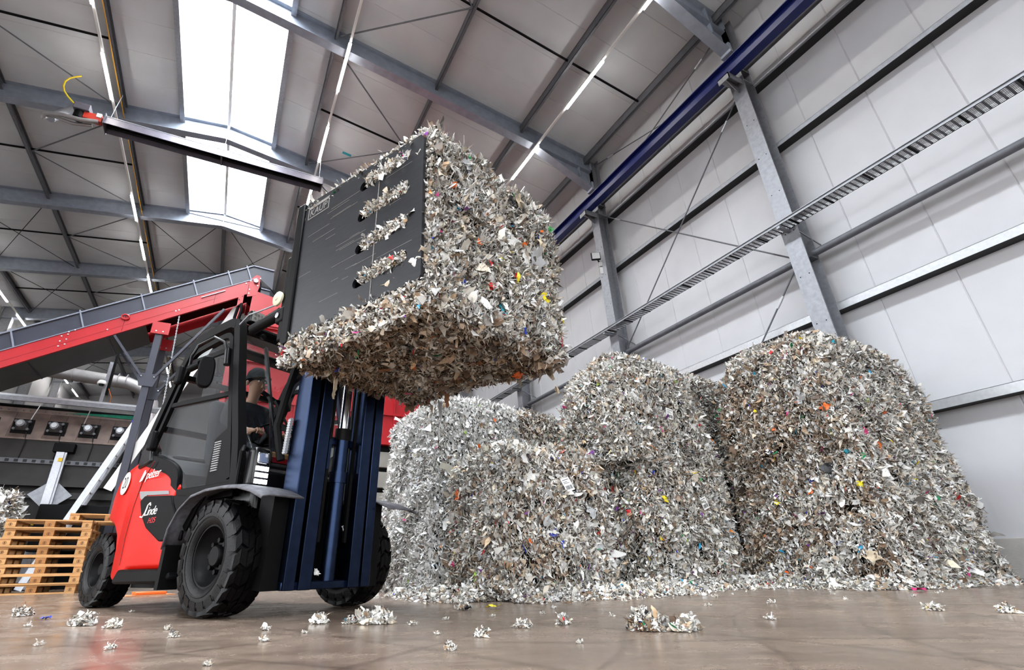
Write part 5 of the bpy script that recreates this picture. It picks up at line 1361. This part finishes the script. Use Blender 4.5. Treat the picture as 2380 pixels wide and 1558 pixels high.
for a, z, sz, colr in ((.62,1.62,.16,'white'),(.70,1.68,.13,'white'),(.85,1.74,.1,'white'),(1.62,1.86,.12,'cream'),(1.85,1.9,.12,'white'),(1.80,2.30,.08,'white')):
    scrap(Vector((a-1.235,-.71,z-1.60)), Vector((.1,-1,.1)), colr, sz, ob, rg)
# ================================================================== DRIVER in the cab
PE = empty('person', (0,0,0)); PE.location = FK.location; PE.rotation_euler = FK.rotation_euler
tag(PE, 'driver in a dark cap and dark jacket sitting in the forklift cab', 'person')
skin_m = pm('skin', (196,150,124), .55); jacket_m = pm('dark_jacket', (34,36,42), .8, var=.15, vscale=20); jeans_m = pm('dark_trousers', (30,32,40), .85); cap_m = pm('dark_cap', (26,27,30), .8)
def skin_body(name, verts, edges, radii, root, mat, levels=2):
    me = bpy.data.meshes.new(name); me.from_pydata(verts, edges, []); me.update()
    o = put(name, me, PE); me.materials.append(mat)
    m = o.modifiers.new('skin','SKIN'); m.use_smooth_shade = True
    for i, r in enumerate(radii):
        sv = me.skin_vertices[0].data[i]; sv.radius = (r, r) if isinstance(r, (int, float)) else r; sv.use_root = (i == root)
    s = o.modifiers.new('sub','SUBSURF'); s.levels = levels; s.render_levels = levels
    return o
px, py, pz = -.98, -.03, 1.26
V = [(px,py,pz),(px-.02,py,pz+.20),(px+.02,py,pz+.40),(px+.06,py,pz+.50),(px+.085,py,pz+.565),(px+.12,py,pz+.655),(px+.115,py,pz+.75),
     (px+.03,py-.18,pz+.46),(px+.12,py-.25,pz+.25),(px+.36,py-.16,pz+.16),(px+.44,py-.14,pz+.15),
     (px+.03,py+.18,pz+.46),(px+.12,py+.25,pz+.25),(px+.36,py+.16,pz+.16),(px+.44,py+.14,pz+.15),
     (px+.05,py-.10,pz),(px+.45,py-.13,pz-.02),(px+.55,py-.13,pz-.42),(px+.05,py+.10,pz),(px+.45,py+.13,pz-.02),(px+.55,py+.13,pz-.42)]
E_ = [(0,1),(1,2),(2,3),(3,4),(4,5),(5,6),(2,7),(7,8),(8,9),(9,10),(2,11),(11,12),(12,13),(13,14),(0,15),(15,16),(16,17),(0,18),(18,19),(19,20)]
Rr = [(.15,.12),(.14,.11),(.17,.11),.06,.052,(.072,.08),(.088,.10),.06,.045,.033,.03,.06,.045,.033,.03,.085,.07,.045,.085,.07,.045]
body_o = skin_body('body', V, E_, Rr, 0, skin_m)
skin_body('jacket', V[:4]+V[7:10]+V[11:14], [(0,1),(1,2),(2,3),(2,4),(4,5),(5,6),(2,7),(7,8),(8,9)], [(.165,.14),(.16,.13),(.19,.13),.075,.075,.06,.048,.075,.06,.048], 0, jacket_m)
skin_body('trousers', [V[0]]+V[15:21], [(0,1),(1,2),(2,3),(0,4),(4,5),(5,6)], [.15,.1,.085,.06,.1,.085,.06], 0, jeans_m)
hx, hy, hz = px+.12, py, pz+.715
g = MB(); g.lathe([(.0,.125),(.06,.115),(.095,.075),(.108,.02),(.108,-.01)],(hx-.01,hy,hz+.03),24,'z'); g.build('cap', cap_m, PE, smooth=True)
g = MB(); g.prism([(0,-.085),(.06,-.075),(.115,-.04),(.125,0),(.115,.04),(.06,.075),(0,.085)], lambda u,v,d: (hx+.06+u,hy+v,hz+.025-u*.12+d), 0, .008); g.build('cap_peak', cap_m, PE, bevel=.003)
g = MB(); g.prism([(-.012,0),(.012,0),(.004,.045),(-.004,.045)], lambda u,v,d: (hx+.095+d*.03*(1 if v < .02 else .2),hy+u,hz-.075+v), 0, 1); g.build('nose', skin_m, PE, bevel=.004)
for s in (-1, 1):
    MB().lathe([(0,-.011),(.011,0),(0,.011)],(hx+.088,hy+s*.034,hz-.005),10,'z').build('eye', white_print, PE, smooth=True)
    MB().lathe([(0,-.006),(.006,0),(0,.006)],(hx+.097,hy+s*.034,hz-.005),8,'z').build('iris', black_print, PE, smooth=True)
    MB().lathe([(0,-.03),(.014,-.015),(.016,.015),(0,.03)],(hx-.01,hy+s*.098,hz-.02),10,'z').build('ear', skin_m, PE, smooth=True)
    # hand closed on the wheel: palm and five fingers
    b0 = Vector((px+.44,py+s*.14,pz+.15))
    MB().box(b0.x-.01,b0.x+.07,b0.y-.035,b0.y+.035,b0.z-.016,b0.z+.012).build('palm', skin_m, PE, bevel=.012, seg=3)
    for k in range(4):
        y = b0.y-.028+k*.0187; ln = (.062,.072,.068,.054)[k if s < 0 else 3-k]
        MB().tube([(b0.x+.06,y,b0.z),(b0.x+.06+ln*.45,y,b0.z+.006),(b0.x+.06+ln*.7,y,b0.z-.018),(b0.x+.06+ln*.45,y,b0.z-.038)], [.0095,.009,.0085,.007], 8).build('finger', skin_m, PE, smooth=True)
    MB().tube([(b0.x+.01,b0.y-s*.03,b0.z),(b0.x+.045,b0.y-s*.055,b0.z-.008),(b0.x+.075,b0.y-s*.058,b0.z-.022)], [.011,.01,.008], 8).build('thumb', skin_m, PE, smooth=True)
g = MB(); g.tube([(hx+.093,hy-.022,hz-.1),(hx+.1,hy,hz-.103),(hx+.093,hy+.022,hz-.1)], .005, 6); g.build('mouth', pm('lips', (168,104,94), .5), PE, smooth=True)
